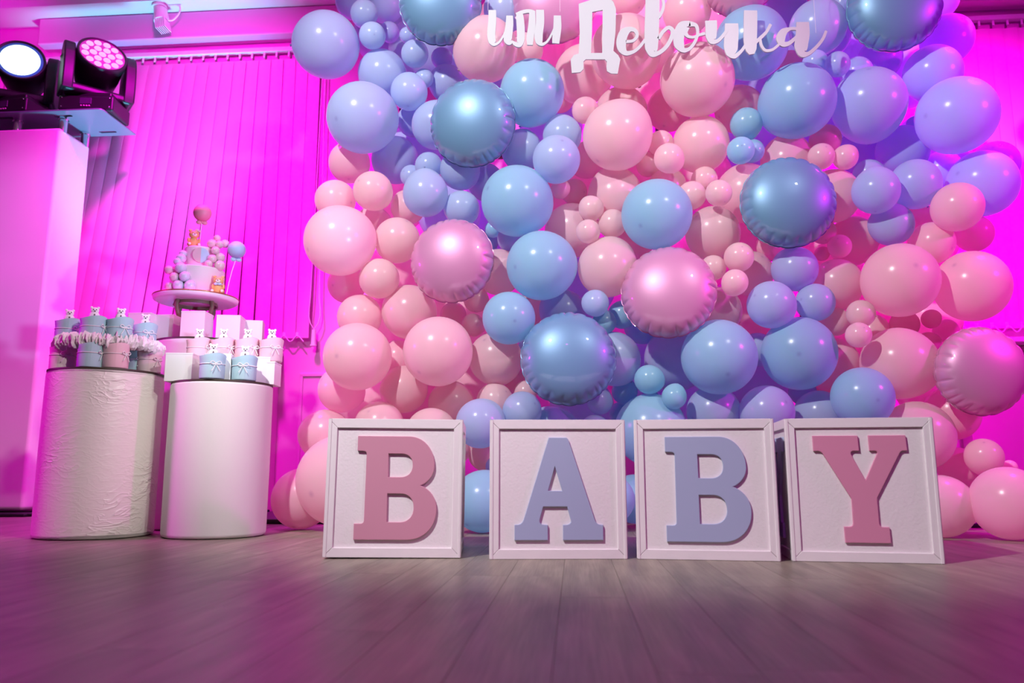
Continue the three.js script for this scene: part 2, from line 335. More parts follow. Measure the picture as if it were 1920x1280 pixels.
balloon('medium pale blue balloon below left of the top left blue foil', PALE, [-0.815, 1.927, -3.080], 0.105);
balloon('small pale blue balloon below left of the top left blue foil, second from it', PALE, [-0.660, 1.981, -3.020], 0.058);
balloon('small pale blue balloon below left of the top left blue foil, nearest to it', PALE, [-0.708, 2.106, -3.080], 0.035);
balloon('half-hidden small pale blue balloon below the top left blue foil', PALE, [-0.567, 2.036, -3.160], 0.047);
balloon('medium pale blue balloon above left of the upper blue foil, second from it', PALE, [-0.681, 1.808, -3.020], 0.078);
balloon('small pale blue balloon above left of the upper blue foil', PALE, [-0.630, 1.899, -3.080], 0.041);
balloon('medium pale blue balloon above left of the upper blue foil, nearest to it', PALE, [-0.544, 1.916, -3.161], 0.081);
balloon('half-hidden small pale blue balloon left of the upper blue foil', PALE, [-0.696, 1.750, -3.175], 0.070);
balloon('medium pale blue balloon left of the upper blue foil', PALE, [-0.575, 1.681, -3.080], 0.103);
balloon('large pale blue balloon left of the upper blue foil', PALE, [-0.866, 1.674, -2.970], 0.146, [-0.7, -0.08]);
balloon('medium pink balloon left of the upper blue foil', PINK, [-0.961, 1.543, -3.125], 0.089);
balloon('medium pale blue balloon below left of the upper blue foil', PALE, [-0.766, 1.562, -3.155], 0.103);
balloon('small pale blue balloon below left of the upper blue foil, nearest to it', PALE, [-0.591, 1.474, -3.020], 0.057);
balloon('small pale blue balloon below left of the upper blue foil, second from it', PALE, [-0.675, 1.453, -3.073], 0.047);
balloon('medium pale blue balloon above the left pink foil, second from it', PALE, [-0.592, 1.333, -2.970], 0.092);
balloon('medium pink balloon above left of the left pink foil, nearest to it', PINK, [-0.811, 1.353, -2.970], 0.080);
balloon('medium pink balloon above left of the left pink foil, second from it', PINK, [-0.982, 1.337, -3.020], 0.083);
balloon('small pink balloon above left of the left pink foil', PINK, [-0.691, 1.325, -3.095], 0.073);
balloon('large pink balloon left of the left pink foil', PINK, [-0.927, 1.130, -2.920], 0.140, [-0.85, -0.3]);
balloon('medium pink balloon left of the left pink foil, nearest to it', PINK, [-0.716, 1.157, -3.020], 0.093);
balloon('half-hidden medium pink balloon above left of the left pink foil', PINK, [-0.856, 1.263, -3.160], 0.086);
balloon('medium pink balloon left of the left pink foil, second from it', PINK, [-0.773, 0.984, -2.970], 0.080);
balloon('medium pink balloon left of the left pink foil, third from it', PINK, [-0.940, 0.990, -3.080], 0.079);
balloon('half-hidden small pink balloon left of the left pink foil', PINK, [-0.926, 1.055, -3.168], 0.032);
balloon('medium pink balloon below left of the left pink foil, second from it', PINK, [-0.866, 0.840, -3.028], 0.090);
balloon('medium pink balloon below left of the left pink foil, nearest to it', PINK, [-0.665, 0.861, -3.051], 0.111);
balloon('large pink balloon above the first letter B block', PINK, [-0.839, 0.661, -2.920], 0.131, [-0.58, 0.0]);
balloon('large pink balloon below the left pink foil', PINK, [-0.522, 0.677, -2.920], 0.134);
balloon('medium pink balloon above the first letter B block, second from it', PINK, [-0.689, 0.548, -3.083], 0.096);
balloon('medium pink balloon above left of the first letter B block, second from it', PINK, [-0.947, 0.550, -3.080], 0.094);
balloon('half-hidden medium pink balloon below left of the left pink foil', PINK, [-0.736, 0.686, -3.160], 0.077);
balloon('medium pink balloon above left of the first letter B block, nearest to it', PINK, [-1.004, 0.364, -3.075], 0.104);
balloon('medium pink balloon above the first letter B block, nearest to it', PINK, [-0.769, 0.396, -3.017], 0.098);
balloon('medium pink balloon above right of the first letter B block, nearest to it', PINK, [-0.555, 0.368, -2.970], 0.095);
balloon('large pink balloon left of the first letter B block, nearest to it', PINK, [-0.883, 0.188, -2.920], 0.171);
balloon('large pink balloon left of the first letter B block, second from it', PINK, [-1.057, 0.116, -2.976], 0.114);
balloon('small pink balloon below right of the left pink foil', PINK, [-0.395, 0.914, -3.080], 0.052);
balloon('small pink balloon below the left pink foil', PINK, [-0.407, 0.809, -3.080], 0.047);
balloon('half-hidden small pink balloon below the left pink foil', PINK, [-0.502, 0.869, -3.160], 0.055);
balloon('medium pink balloon left of the lower blue foil', PINK, [-0.312, 0.666, -3.052], 0.107);
balloon('medium sky blue balloon above left of the lower blue foil', SKY, [-0.247, 0.804, -2.920], 0.102, [0.22, -0.1]);
balloon('small pale blue balloon left of the lower blue foil', PALE, [-0.177, 0.718, -3.080], 0.045);
balloon('medium pale blue balloon above the lower blue foil', PALE, [-0.040, 0.857, -3.080], 0.092);
balloon('half-hidden small pink balloon above left of the lower blue foil', PINK, [-0.165, 0.895, -3.168], 0.073);
balloon('medium pink balloon above left of the letter A block, second from it', PINK, [-0.313, 0.494, -3.044], 0.073);
balloon('medium pale blue balloon above left of the letter A block, nearest to it', PALE, [-0.356, 0.399, -2.920], 0.093);
balloon('medium pale blue balloon above left of the letter A block, second from it', PALE, [-0.200, 0.450, -2.970], 0.075);
balloon('large sky blue balloon above the letter A block', SKY, [-0.094, 0.353, -3.099], 0.125);
balloon('medium pink balloon above right of the first letter B block, second from it', PINK, [-0.494, 0.488, -3.088], 0.093);
balloon('medium pink balloon above left of the letter A block, nearest to it', PINK, [-0.354, 0.295, -3.120], 0.076);
balloon('small pink balloon above right of the first letter B block', PINK, [-0.470, 0.301, -3.068], 0.056);
balloon('large sky blue balloon left of the letter A block', SKY, [-0.337, 0.113, -2.854], 0.111);
balloon('small pale blue balloon left of the letter A block', PALE, [-0.305, 0.238, -3.020], 0.041);
balloon('small pink balloon below left of the lower blue foil', PINK, [-0.194, 0.533, -3.080], 0.046);
balloon('half-hidden small pink balloon below left of the lower blue foil', PINK, [-0.232, 0.585, -3.160], 0.054);
balloon('small pale blue balloon above right of the lower blue foil', PALE, [0.086, 0.857, -2.920], 0.052);
balloon('small sky blue balloon below left of the central pink foil', SKY, [0.194, 0.834, -3.041], 0.056);
balloon('small sky blue balloon above right of the lower blue foil', SKY, [0.121, 0.794, -2.983], 0.047);
balloon('medium pale blue balloon right of the lower blue foil', PALE, [0.155, 0.656, -3.020], 0.105);
balloon('half-hidden medium sky blue balloon below left of the central pink foil', SKY, [0.287, 0.816, -3.184], 0.078);
balloon('large pale blue balloon below the central pink foil', PALE, [0.414, 0.671, -3.144], 0.128);
balloon('large sky blue balloon below right of the central pink foil', SKY, [0.543, 0.643, -2.920], 0.140, [0.2, -0.45]);
balloon('medium pink balloon right of the central pink foil', PINK, [0.564, 0.840, -3.028], 0.095);
balloon('small sky blue balloon right of the lower blue foil', SKY, [0.286, 0.567, -2.970], 0.056);
balloon('small sky blue balloon below right of the lower blue foil', SKY, [0.200, 0.533, -3.092], 0.051);
balloon('small pale blue balloon below right of the lower blue foil', PALE, [0.098, 0.489, -3.020], 0.051);
balloon('small sky blue balloon above the blue letter B block', SKY, [0.372, 0.495, -2.920], 0.046);
balloon('small sky blue balloon above left of the blue letter B block', SKY, [0.305, 0.499, -3.149], 0.044);
balloon('large sky blue balloon above left of the blue letter B block', SKY, [0.292, 0.377, -3.026], 0.138);
balloon('medium pale blue balloon above the blue letter B block', PALE, [0.533, 0.446, -3.036], 0.101);
balloon('small sky blue balloon above right of the letter A block', SKY, [0.189, 0.451, -3.153], 0.047);
balloon('small pale blue balloon above right of the letter A block', PALE, [0.078, 0.380, -3.020], 0.057);
balloon('medium sky blue balloon left of the blue letter B block', SKY, [0.231, 0.114, -3.119], 0.095);
balloon('medium sky blue balloon right of the letter A block', SKY, [0.131, 0.119, -2.970], 0.090);
balloon('medium pale blue balloon below the right blue foil, second from it', PALE, [0.744, 0.840, -2.920], 0.089);
balloon('medium pale blue balloon below the right blue foil, third from it', PALE, [0.921, 0.856, -2.970], 0.072);
balloon('large sky blue balloon above left of the letter Y block', SKY, [0.854, 0.663, -2.985], 0.139, [0, -0.02]);
balloon('small pale blue balloon below right of the central pink foil', PALE, [0.736, 0.703, -3.137], 0.067);
balloon('small pink balloon below the right blue foil, second from it', PINK, [1.010, 0.791, -3.028], 0.055);
balloon('small pink balloon above left of the far right pink foil, fourth from it', PINK, [1.068, 0.800, -2.920], 0.051);
balloon('small pink balloon left of the far right pink foil, second from it', PINK, [1.040, 0.713, -2.880], 0.046, [0.45, 0.55]);
balloon('medium pink balloon above the letter Y block', PINK, [1.024, 0.640, -3.143], 0.107);
balloon('small pink balloon left of the far right pink foil, nearest to it', PINK, [1.185, 0.767, -3.129], 0.065);
balloon('large pink balloon left of the far right pink foil', PINK, [1.222, 0.623, -3.003], 0.135);
balloon('large sky blue balloon above the letter Y block', SKY, [1.052, 0.488, -2.920], 0.110, [0.45, -0.1]);
balloon('medium pale blue balloon above right of the blue letter B block', PALE, [0.720, 0.440, -2.970], 0.100);
balloon('medium pale blue balloon above left of the letter Y block', PALE, [0.940, 0.436, -3.068], 0.093);
balloon('half-hidden small pink balloon above the letter Y block', PINK, [1.030, 0.571, -3.275], 0.043);
balloon('half-hidden small pale blue balloon above left of the letter Y block', PALE, [0.912, 0.533, -3.168], 0.053);
balloon('large pink balloon above right of the letter Y block', PINK, [1.255, 0.349, -2.970], 0.127);
balloon('small pink balloon below left of the right blue foil', PINK, [0.634, 1.027, -2.920], 0.056);
balloon('small pink balloon right of the central pink foil', PINK, [0.606, 0.919, -2.880], 0.049, [0.45, 0.75]);
balloon('small pink balloon above right of the central pink foil', PINK, [0.545, 1.000, -2.970], 0.049);
balloon('medium pale blue balloon below the right blue foil, nearest to it', PALE, [0.858, 0.993, -2.986], 0.087);
balloon('medium pink balloon below right of the right blue foil, second from it', PINK, [1.034, 0.947, -3.052], 0.097);
balloon('small pink balloon below right of the right blue foil, third from it', PINK, [1.044, 1.090, -3.020], 0.045);
balloon('small pink balloon below right of the right blue foil, second from it', PINK, [0.994, 1.077, -3.080], 0.029);
balloon('small pink balloon below right of the right blue foil, nearest to it', PINK, [0.995, 1.161, -3.052], 0.050);
balloon('medium pink balloon below right of the right blue foil, nearest to it', PINK, [1.145, 1.150, -3.152], 0.099);
balloon('medium pink balloon right of the right blue foil', PINK, [1.049, 1.313, -3.067], 0.106);
balloon('medium pink balloon below left of the right blue foil', PINK, [0.713, 1.003, -3.080], 0.088);
balloon('small pink balloon below the right blue foil, nearest to it', PINK, [0.796, 1.117, -3.080], 0.059);
balloon('large sky blue balloon above the central pink foil', SKY, [0.329, 1.205, -2.920], 0.136, [-0.45, -0.28]);
balloon('medium pink balloon above right of the central pink foil', PINK, [0.558, 1.155, -3.020], 0.107);
balloon('small pink balloon above left of the central pink foil, nearest to it', PINK, [0.161, 1.196, -2.993], 0.057);
balloon('small pink balloon above left of the central pink foil, second from it', PINK, [0.063, 1.143, -2.920], 0.047, [-0.3, 0.5]);
balloon('small pink balloon above left of the central pink foil, third from it', PINK, [0.078, 1.253, -2.970], 0.050);
balloon('large pink balloon left of the central pink foil', PINK, [0.137, 1.009, -2.970], 0.116);
balloon('half-hidden medium pink balloon above left of the central pink foil', PINK, [0.261, 1.164, -3.160], 0.077);
balloon('medium pink balloon above left of the right blue foil, nearest to it', PINK, [0.529, 1.536, -3.035], 0.114);
balloon('small pink balloon left of the right blue foil, fourth from it', PINK, [0.383, 1.434, -2.920], 0.058);
balloon('small pink balloon above left of the right blue foil', PINK, [0.366, 1.541, -3.020], 0.051);
balloon('small pink balloon above the central pink foil', PINK, [0.319, 1.476, -3.080], 0.050);
balloon('large pink balloon right of the upper blue foil', PINK, [0.184, 1.534, -2.920], 0.136);
balloon('medium pink balloon above left of the central pink foil, nearest to it', PINK, [0.179, 1.339, -3.074], 0.113);
balloon('medium pink balloon above the central pink foil', PINK, [0.391, 1.372, -3.080], 0.078);
balloon('small pink balloon left of the right blue foil, second from it', PINK, [0.535, 1.379, -3.017], 0.051);
balloon('small pink balloon left of the right blue foil, third from it', PINK, [0.476, 1.301, -2.982], 0.056);
balloon('small pink balloon left of the right blue foil, nearest to it', PINK, [0.562, 1.270, -2.880], 0.050);
balloon('large pink balloon left of the right blue foil', PINK, [0.708, 1.339, -3.080], 0.120);
balloon('half-hidden medium pink balloon below left of the top edge pink foil', PINK, [0.424, 1.754, -3.160], 0.095);
balloon('medium pink balloon below right of the pink foil behind the sign, second from it', PINK, [0.215, 1.708, -3.073], 0.106);
balloon('small pink balloon right of the upper blue foil, second from it', PINK, [0.060, 1.671, -2.970], 0.054);
balloon('small pink balloon right of the upper blue foil, nearest to it', PINK, [-0.043, 1.872, -3.260], 0.061);
balloon('medium pale blue balloon below right of the upper blue foil, second from it', PALE, [-0.057, 1.427, -2.880], 0.093, [0.25, 0.75]);
balloon('medium pale blue balloon right of the upper blue foil', PALE, [-0.034, 1.567, -2.973], 0.079);
balloon('medium pale blue balloon below right of the upper blue foil, nearest to it', PALE, [-0.203, 1.531, -3.020], 0.085);
balloon('large sky blue balloon above right of the left pink foil', SKY, [-0.216, 1.275, -2.920], 0.140, [-0.8, 0.35]);
balloon('half-hidden medium pink balloon right of the upper blue foil', PINK, [0.067, 1.536, -3.160], 0.079);
balloon('small pink balloon below right of the upper blue foil, nearest to it', PINK, [-0.046, 1.355, -3.020], 0.039);
balloon('small pink balloon below right of the upper blue foil, second from it', PINK, [0.012, 1.368, -3.089], 0.054);
balloon('half-hidden medium pale blue balloon below the upper blue foil', PALE, [-0.370, 1.454, -3.160], 0.079);
balloon('medium pale blue balloon below the upper blue foil', PALE, [-0.459, 1.454, -3.020], 0.083);
balloon('medium pale blue balloon above the left pink foil, nearest to it', PALE, [-0.450, 1.285, -3.020], 0.073);
balloon('small sky blue balloon above right of the left pink foil, second from it', SKY, [-0.327, 1.217, -3.095], 0.035);
balloon('small sky blue balloon above right of the left pink foil, nearest to it', SKY, [-0.357, 1.188, -3.164], 0.045);
balloon('small pale blue balloon right of the left pink foil', PALE, [-0.248, 1.171, -3.082], 0.061);
balloon('large sky blue balloon right of the left pink foil', SKY, [-0.121, 1.010, -2.920], 0.135, [-0.73, -0.03]);
balloon('medium pink balloon above left of the central pink foil, second from it', PINK, [0.001, 1.206, -3.103], 0.113);
balloon('medium pink balloon right of the left pink foil', PINK, [-0.303, 1.029, -3.080], 0.095);
balloon('large pink balloon below right of the top left blue foil', PINK, [-0.350, 1.958, -2.970], 0.134);
balloon('small pink balloon below left of the pink foil behind the sign', PINK, [-0.182, 2.002, -3.057], 0.067);
balloon('large sky blue balloon above right of the upper blue foil', SKY, [-0.153, 1.733, -2.920], 0.130);
balloon('medium pale blue balloon left of the pink foil behind the sign', PALE, [-0.276, 2.206, -3.080], 0.096);
balloon('large pink balloon below the pink foil behind the sign', PINK, [0.061, 1.907, -3.117], 0.127);
balloon('large pink balloon below right of the pink foil behind the sign', PINK, [0.226, 1.897, -2.920], 0.142);
balloon('medium pink balloon below right of the pink foil behind the sign, nearest to it', PINK, [0.349, 1.986, -3.087], 0.092);
balloon('large pink balloon below the top edge pink foil', PINK, [0.507, 1.758, -2.920], 0.144);
balloon('medium pink balloon below left of the top edge pink foil', PINK, [0.486, 2.092, -2.970], 0.097);
balloon('medium pink balloon right of the pink foil behind the sign', PINK, [0.250, 2.198, -3.020], 0.078);
balloon('large sky blue balloon below the top edge pink foil', SKY, [0.728, 1.920, -2.943], 0.144);
balloon('half-hidden medium pale blue balloon below right of the top edge pink foil', PALE, [0.929, 2.190, -3.160], 0.091);
balloon('medium pale blue balloon left of the top right blue foil, second from it', PALE, [1.002, 1.990, -2.970], 0.111);
balloon('medium pale blue balloon left of the top right blue foil, nearest to it', PALE, [1.095, 2.058, -3.141], 0.099);
balloon('small pale blue balloon left of the top right blue foil', PALE, [1.125, 2.120, -3.020], 0.048);
balloon('large sky blue balloon above the right blue foil', SKY, [0.889, 1.654, -2.920], 0.144);
balloon('large pale blue balloon below the top right blue foil', PALE, [1.178, 1.654, -2.970], 0.141);
balloon('small pale blue balloon below left of the top right blue foil, third from it', PALE, [0.982, 1.840, -2.970], 0.049);
balloon('small pale blue balloon below left of the top right blue foil, second from it', PALE, [1.051, 1.800, -2.920], 0.048);
balloon('small pale blue balloon below left of the top right blue foil, nearest to it', PALE, [1.174, 1.834, -3.059], 0.065);
balloon('half-hidden medium pale blue balloon below the top right blue foil', PALE, [1.314, 1.948, -3.160], 0.089);
balloon('small pink balloon below right of the top edge pink foil', PINK, [0.914, 1.897, -3.080], 0.055);
balloon('small sky blue balloon above left of the right blue foil, third from it', SKY, [0.699, 1.589, -2.970], 0.063);
balloon('small sky blue balloon above left of the right blue foil, second from it', SKY, [0.661, 1.456, -2.920], 0.053, [0.1, 0.35]);
balloon('small sky blue balloon above left of the right blue foil, nearest to it', SKY, [0.724, 1.483, -2.993], 0.046);
balloon('medium pink balloon above left of the right blue foil, second from it', PINK, [0.697, 1.704, -3.080], 0.098);
balloon('medium pink balloon above the right blue foil', PINK, [0.877, 1.467, -3.075], 0.103);
balloon('small pink balloon above right of the right blue foil, nearest to it', PINK, [0.981, 1.442, -2.970], 0.051);
balloon('small pink balloon above right of the right blue foil, third from it', PINK, [1.075, 1.438, -2.978], 0.048);
balloon('small pink balloon above right of the right blue foil, second from it', PINK, [1.019, 1.532, -3.020], 0.061);
balloon('small pale blue balloon right of the right blue foil', PALE, [1.183, 1.390, -3.044], 0.059);
balloon('medium pale blue balloon right of the right blue foil, nearest to it', PALE, [1.158, 1.276, -2.920], 0.087);
balloon('half-hidden medium pale blue balloon above right of the right blue foil', PALE, [1.222, 1.566, -3.238], 0.090);
balloon('medium pale blue balloon above right of the right blue foil', PALE, [1.352, 1.513, -3.114], 0.103);
balloon('large pale blue balloon below right of the top right blue foil', PALE, [1.479, 1.569, -2.920], 0.145);
balloon('medium pale blue balloon below right of the top right blue foil, second from it', PALE, [1.455, 1.798, -3.020], 0.112);
balloon('medium pale blue balloon below right of the top right blue foil, nearest to it', PALE, [1.552, 1.976, -3.080], 0.102);
balloon('half-hidden medium pale blue balloon right of the top right blue foil', PALE, [1.576, 2.207, -3.160], 0.081);
balloon('medium pale blue balloon right of the right blue foil, fourth from it', PALE, [1.516, 1.438, -3.151], 0.080);
balloon('large pale blue balloon above the far right pink foil', PALE, [1.595, 1.326, -3.010], 0.127);
balloon('medium pale blue balloon below right of the top right blue foil, third from it', PALE, [1.716, 1.449, -3.128], 0.092);
balloon('half-hidden small pale blue balloon below right of the top right blue foil', PALE, [1.648, 1.512, -3.208], 0.035);
balloon('medium pale blue balloon right of the right blue foil, third from it', PALE, [1.334, 1.323, -2.986], 0.095);
balloon('small pale blue balloon below the top right blue foil', PALE, [1.409, 1.632, -3.119], 0.030);
balloon('medium pink balloon above the far right pink foil, third from it', PINK, [1.450, 1.204, -2.920], 0.091);
balloon('medium pale blue balloon right of the right blue foil, second from it', PALE, [1.243, 1.169, -3.010], 0.082);
balloon('medium pink balloon above the far right pink foil, nearest to it', PINK, [1.401, 1.098, -3.036], 0.082);
balloon('medium pink balloon above the far right pink foil, second from it', PINK, [1.582, 1.146, -3.080], 0.071);
balloon('half-hidden small pink balloon right of the right blue foil', PINK, [1.412, 1.238, -3.160], 0.064);
balloon('large pink balloon above left of the far right pink foil', PINK, [1.219, 0.925, -2.920], 0.137, [0.4, 0.35]);
balloon('large pink balloon above the far right pink foil', PINK, [1.499, 0.909, -2.970], 0.132);
balloon('small pink balloon above left of the far right pink foil, third from it', PINK, [1.289, 0.786, -3.080], 0.055);
balloon('small pink balloon above left of the far right pink foil, second from it', PINK, [1.391, 0.806, -3.080], 0.037);
balloon('small pink balloon above left of the far right pink foil, nearest to it', PINK, [1.371, 0.711, -3.080], 0.043);
balloon('half-hidden small pink balloon above left of the far right pink foil', PINK, [1.482, 0.772, -3.160], 0.046);
balloon('medium pink balloon below left of the far right pink foil', PINK, [1.436, 0.438, -3.080], 0.100);
balloon('medium pink balloon below the far right pink foil', PINK, [1.457, 0.273, -2.920], 0.064);
balloon('medium pink balloon right of the letter Y block', PINK, [1.425, 0.235, -3.046], 0.074);
balloon('large pink balloon right of the letter Y block, nearest to it', PINK, [1.245, 0.105, -2.802], 0.104);
balloon('large pink balloon right of the letter Y block, second from it', PINK, [1.416, 0.119, -2.709], 0.117);
balloon('small pink balloon below the far right pink foil', PINK, [1.594, 0.235, -3.020], 0.027);
balloon('half-hidden small pink balloon right of the letter Y block', PINK, [1.497, 0.050, -3.160], 0.032);
foil('blue foil balloon at the top left of the balloon wall, cut by the frame', FOIL_BLUE, [-0.527, 2.120, -2.880], 0.169, [-0.1, 0.3]);
foil('shiny blue foil balloon left of the middle, under the word или', FOIL_BLUE, [-0.389, 1.588, -2.880], 0.174, [-0.28, 0.25]);
foil('shiny pink foil balloon on the left, above the letter B block', FOIL_PINK, [-0.464, 1.025, -2.880], 0.165, [-0.28, 0.25]);
foil('shiny blue foil balloon above the letter A block', FOIL_BLUE, [-0.020, 0.638, -2.880], 0.178, [0.02, 0.22]);
foil('shiny pink foil balloon in the centre of the balloon wall', FOIL_PINK, [0.359, 0.885, -2.880], 0.177, [-0.05, 0.32]);
foil('shiny dark blue foil balloon on the right below the word Девочка', FOIL_BLUE, [0.816, 1.224, -2.880], 0.176, [0.25, 0.3]);
foil('shiny pink foil balloon at the far right edge, seen obliquely', FOIL_PINK, [1.453, 0.575, -2.880], 0.159, [0.5, 0.05]);
foil('shaded blue foil balloon at the top right, beyond the sign', FOIL_BLUE, [1.266, 2.009, -2.880], 0.175, [0.3, 0.35]);
foil('pink foil balloon cut by the top edge above the word Девочка', FOIL_PINK, [0.678, 2.165, -2.880], 0.149, [0, 0.35]);
foil('dark pink foil balloon in shadow behind the sign, left of its tall Д', FOIL_PINK, [-0.060, 2.202, -3.020], 0.182, [0, 0.35]);
balloon('shaded deep pink balloon below left of the top edge pink foil, second from it', PINK, [0.436, 2.323, -3.420], 0.150);
balloon('shaded deep pink balloon below the pink foil behind the sign', PINK, [-0.058, 2.208, -3.420], 0.150);
balloon('shaded deep pale blue balloon below left of the top left blue foil, nearest to it', PALE, [-0.721, 2.234, -3.420], 0.153);
balloon('shaded deep pink balloon below left of the top edge pink foil, nearest to it', PINK, [0.683, 2.362, -3.570], 0.155);
balloon('shaded deep pale blue balloon above left of the right blue foil', PALE, [0.830, 1.700, -3.420], 0.144);
balloon('shaded deep pale blue balloon above right of the blue letter B block', PALE, [0.803, 0.591, -3.420], 0.137);
balloon('shaded deep pink balloon right of the pink foil behind the sign', PINK, [0.152, 2.397, -3.479], 0.153);
balloon('shaded deep pale blue balloon below the top right blue foil, nearest to it', PALE, [1.533, 1.996, -3.420], 0.144);
balloon('shaded deep pink balloon below right of the pink foil behind the sign', PINK, [0.371, 1.963, -3.420], 0.147);
balloon('shaded deep pink balloon right of the central pink foil', PINK, [0.757, 0.914, -3.420], 0.139);
balloon('shaded deep pink balloon left of the far right pink foil', PINK, [1.508, 0.590, -3.420], 0.135);
balloon('shaded deep pale blue balloon below left of the top right blue foil, nearest to it', PALE, [1.297, 2.165, -3.420], 0.146);
balloon('shaded deep pale blue balloon above the left pink foil', PALE, [-0.569, 1.405, -3.420], 0.147);
balloon('shaded deep pink balloon left of the left pink foil', PINK, [-0.808, 1.116, -3.420], 0.146);
balloon('shaded deep pink balloon above left of the far right pink foil', PINK, [1.532, 0.871, -3.420], 0.136);
balloon('shaded deep pink balloon above the first letter B block, second from it', PINK, [-0.926, 0.536, -3.420], 0.142);
balloon('shaded deep pink balloon below left of the right blue foil', PINK, [0.779, 1.257, -3.420], 0.141);
balloon('shaded deep pale blue balloon below the top edge pink foil', PALE, [0.844, 1.993, -3.420], 0.146);
balloon('shaded deep pale blue balloon below the lower blue foil', PALE, [0.036, 0.495, -3.420], 0.139);
balloon('shaded deep pink balloon above right of the first letter B block', PINK, [-0.471, 0.607, -3.420], 0.141);
balloon('shaded deep pale blue balloon right of the upper blue foil', PALE, [-0.092, 1.842, -3.458], 0.150);
balloon('shaded deep pale blue balloon below left of the upper blue foil', PALE, [-0.735, 1.725, -3.420], 0.149);
balloon('shaded deep pink balloon below right of the right blue foil, nearest to it', PINK, [1.139, 1.154, -3.420], 0.140);
balloon('shaded deep pale blue balloon above the lower blue foil', PALE, [0.050, 1.038, -3.420], 0.142);
balloon('shaded deep pink balloon below right of the right blue foil, second from it', PINK, [1.354, 0.989, -3.582], 0.144);
balloon('shaded deep pale blue balloon above right of the right blue foil', PALE, [1.163, 1.760, -3.420], 0.144);
balloon('shaded deep pink balloon left of the right blue foil', PINK, [0.585, 1.533, -3.420], 0.144);
balloon('shaded deep pale blue balloon below left of the top right blue foil, second from it', PALE, [1.237, 2.178, -3.665], 0.156);
balloon('shaded deep pink balloon above left of the left pink foil', PINK, [-0.868, 1.518, -3.571], 0.155);
balloon('shaded deep pink balloon right of the right blue foil, nearest to it', PINK, [1.363, 1.290, -3.500], 0.143);
balloon('shaded deep pink balloon below left of the left pink foil', PINK, [-0.902, 0.913, -3.598], 0.152);
balloon('shaded deep pink balloon below right of the upper blue foil', PINK, [-0.024, 1.477, -3.420], 0.145);
balloon('shaded deep pale blue balloon below left of the top left blue foil, second from it', PALE, [-0.924, 2.407, -3.558], 0.160);
balloon('shaded deep pale blue balloon right of the lower blue foil', PALE, [0.300, 0.675, -3.420], 0.139);
balloon('shaded deep pink balloon above the central pink foil', PINK, [0.301, 1.572, -3.420], 0.145);
balloon('shaded deep pale blue balloon above the blue letter B block', PALE, [0.508, 0.545, -3.534], 0.142);
balloon('shaded deep pink balloon below the left pink foil', PINK, [-0.504, 0.927, -3.420], 0.143);
balloon('shaded deep pink balloon above right of the central pink foil', PINK, [0.609, 1.217, -3.641], 0.151);
balloon('shaded deep pink balloon above the letter Y block', PINK, [1.210, 0.745, -3.420], 0.137);
balloon('shaded deep pale blue balloon below right of the top edge pink foil', PALE, [1.103, 2.343, -3.663], 0.157);
balloon('shaded deep pink balloon above the first letter B block, nearest to it', PINK, [-0.718, 0.537, -3.602], 0.149);
balloon('shaded deep pink balloon right of the right blue foil, second from it', PINK, [1.626, 1.278, -3.589], 0.146);
balloon('shaded deep pale blue balloon above the upper blue foil', PALE, [-0.438, 2.087, -3.420], 0.151);
balloon('shaded deep pale blue balloon above right of the left pink foil', PALE, [-0.434, 1.435, -3.665], 0.156);
balloon('shaded deep pale blue balloon below the top right blue foil, second from it', PALE, [1.593, 1.668, -3.420], 0.142);
balloon('shaded deep pink balloon below left of the pink foil behind the sign', PINK, [-0.298, 2.369, -3.464], 0.154);

{
  const t = thing('backdrop_frame', 'black metal frame behind the balloon wall, its foot showing at the lower right', 'frame', [0.12, 0, -3.97]);
  for (const x of [-1.05, -0.35, 0.35, 1.05]) mesh('upright', box(0.03, 2.6, 0.03, x, 1.3, 0), BLACK, t);
  for (const y of [0.1, 0.7, 1.3, 1.9, 2.5]) mesh('crossbar', box(2.13, 0.03, 0.03, 0, y, 0.03), BLACK, t);
  for (const x of [-1.05, 1.05]) mesh('foot', rbox(0.62, 0.02, 0.8, 0.006, x * 1.28, 0.01, 0.3), BLACK, t);
}

// ---------------------------------------------------------------- hanging word sign, cut from white sheet
const ZS = -2.755, sheet = { n: 0 };
function stroke(list, parent, name) {                                 // brush stroke: [photo x, photo y, width in photo pixels]
  const c = new THREE.CatmullRomCurve3(list.map((q) => V(q[0], q[1], 0)), false, 'centripetal'), n = list.length * 10;
  const ws = new THREE.CatmullRomCurve3(list.map((q, i) => V(i, q[2], 0)), false, 'centripetal');
  const L = [], Rr = [];
  for (let i = 0; i <= n; i++) {
    const u = i / n, p = c.getPoint(u), q = c.getTangent(u), w = ws.getPoint(u).y / 2;
    L.push([p.x - q.y * w, p.y + q.x * w]); Rr.push([p.x + q.y * w, p.y - q.x * w]);
  }
  const pts = L.concat(Rr.reverse()).map(([x, y]) => { const w = onZ(x, y, ZS); return new THREE.Vector2(w.x, w.y); });
  return outline(pts);
}
const outline = (pts, holes = []) => { const s = new THREE.Shape(pts); s.holes = holes; return new THREE.ExtrudeGeometry(s, { depth: 0.006 + 0.00012 * (sheet.n++ % 7), bevelEnabled: false, curveSegments: 10 }).translate(0, 0, ZS - 0.003); };
const K6 = (x0) => (list) => list.map(([x, y, w]) => [x0 + x / 6.4, y / 6.4, w / 6.4]);
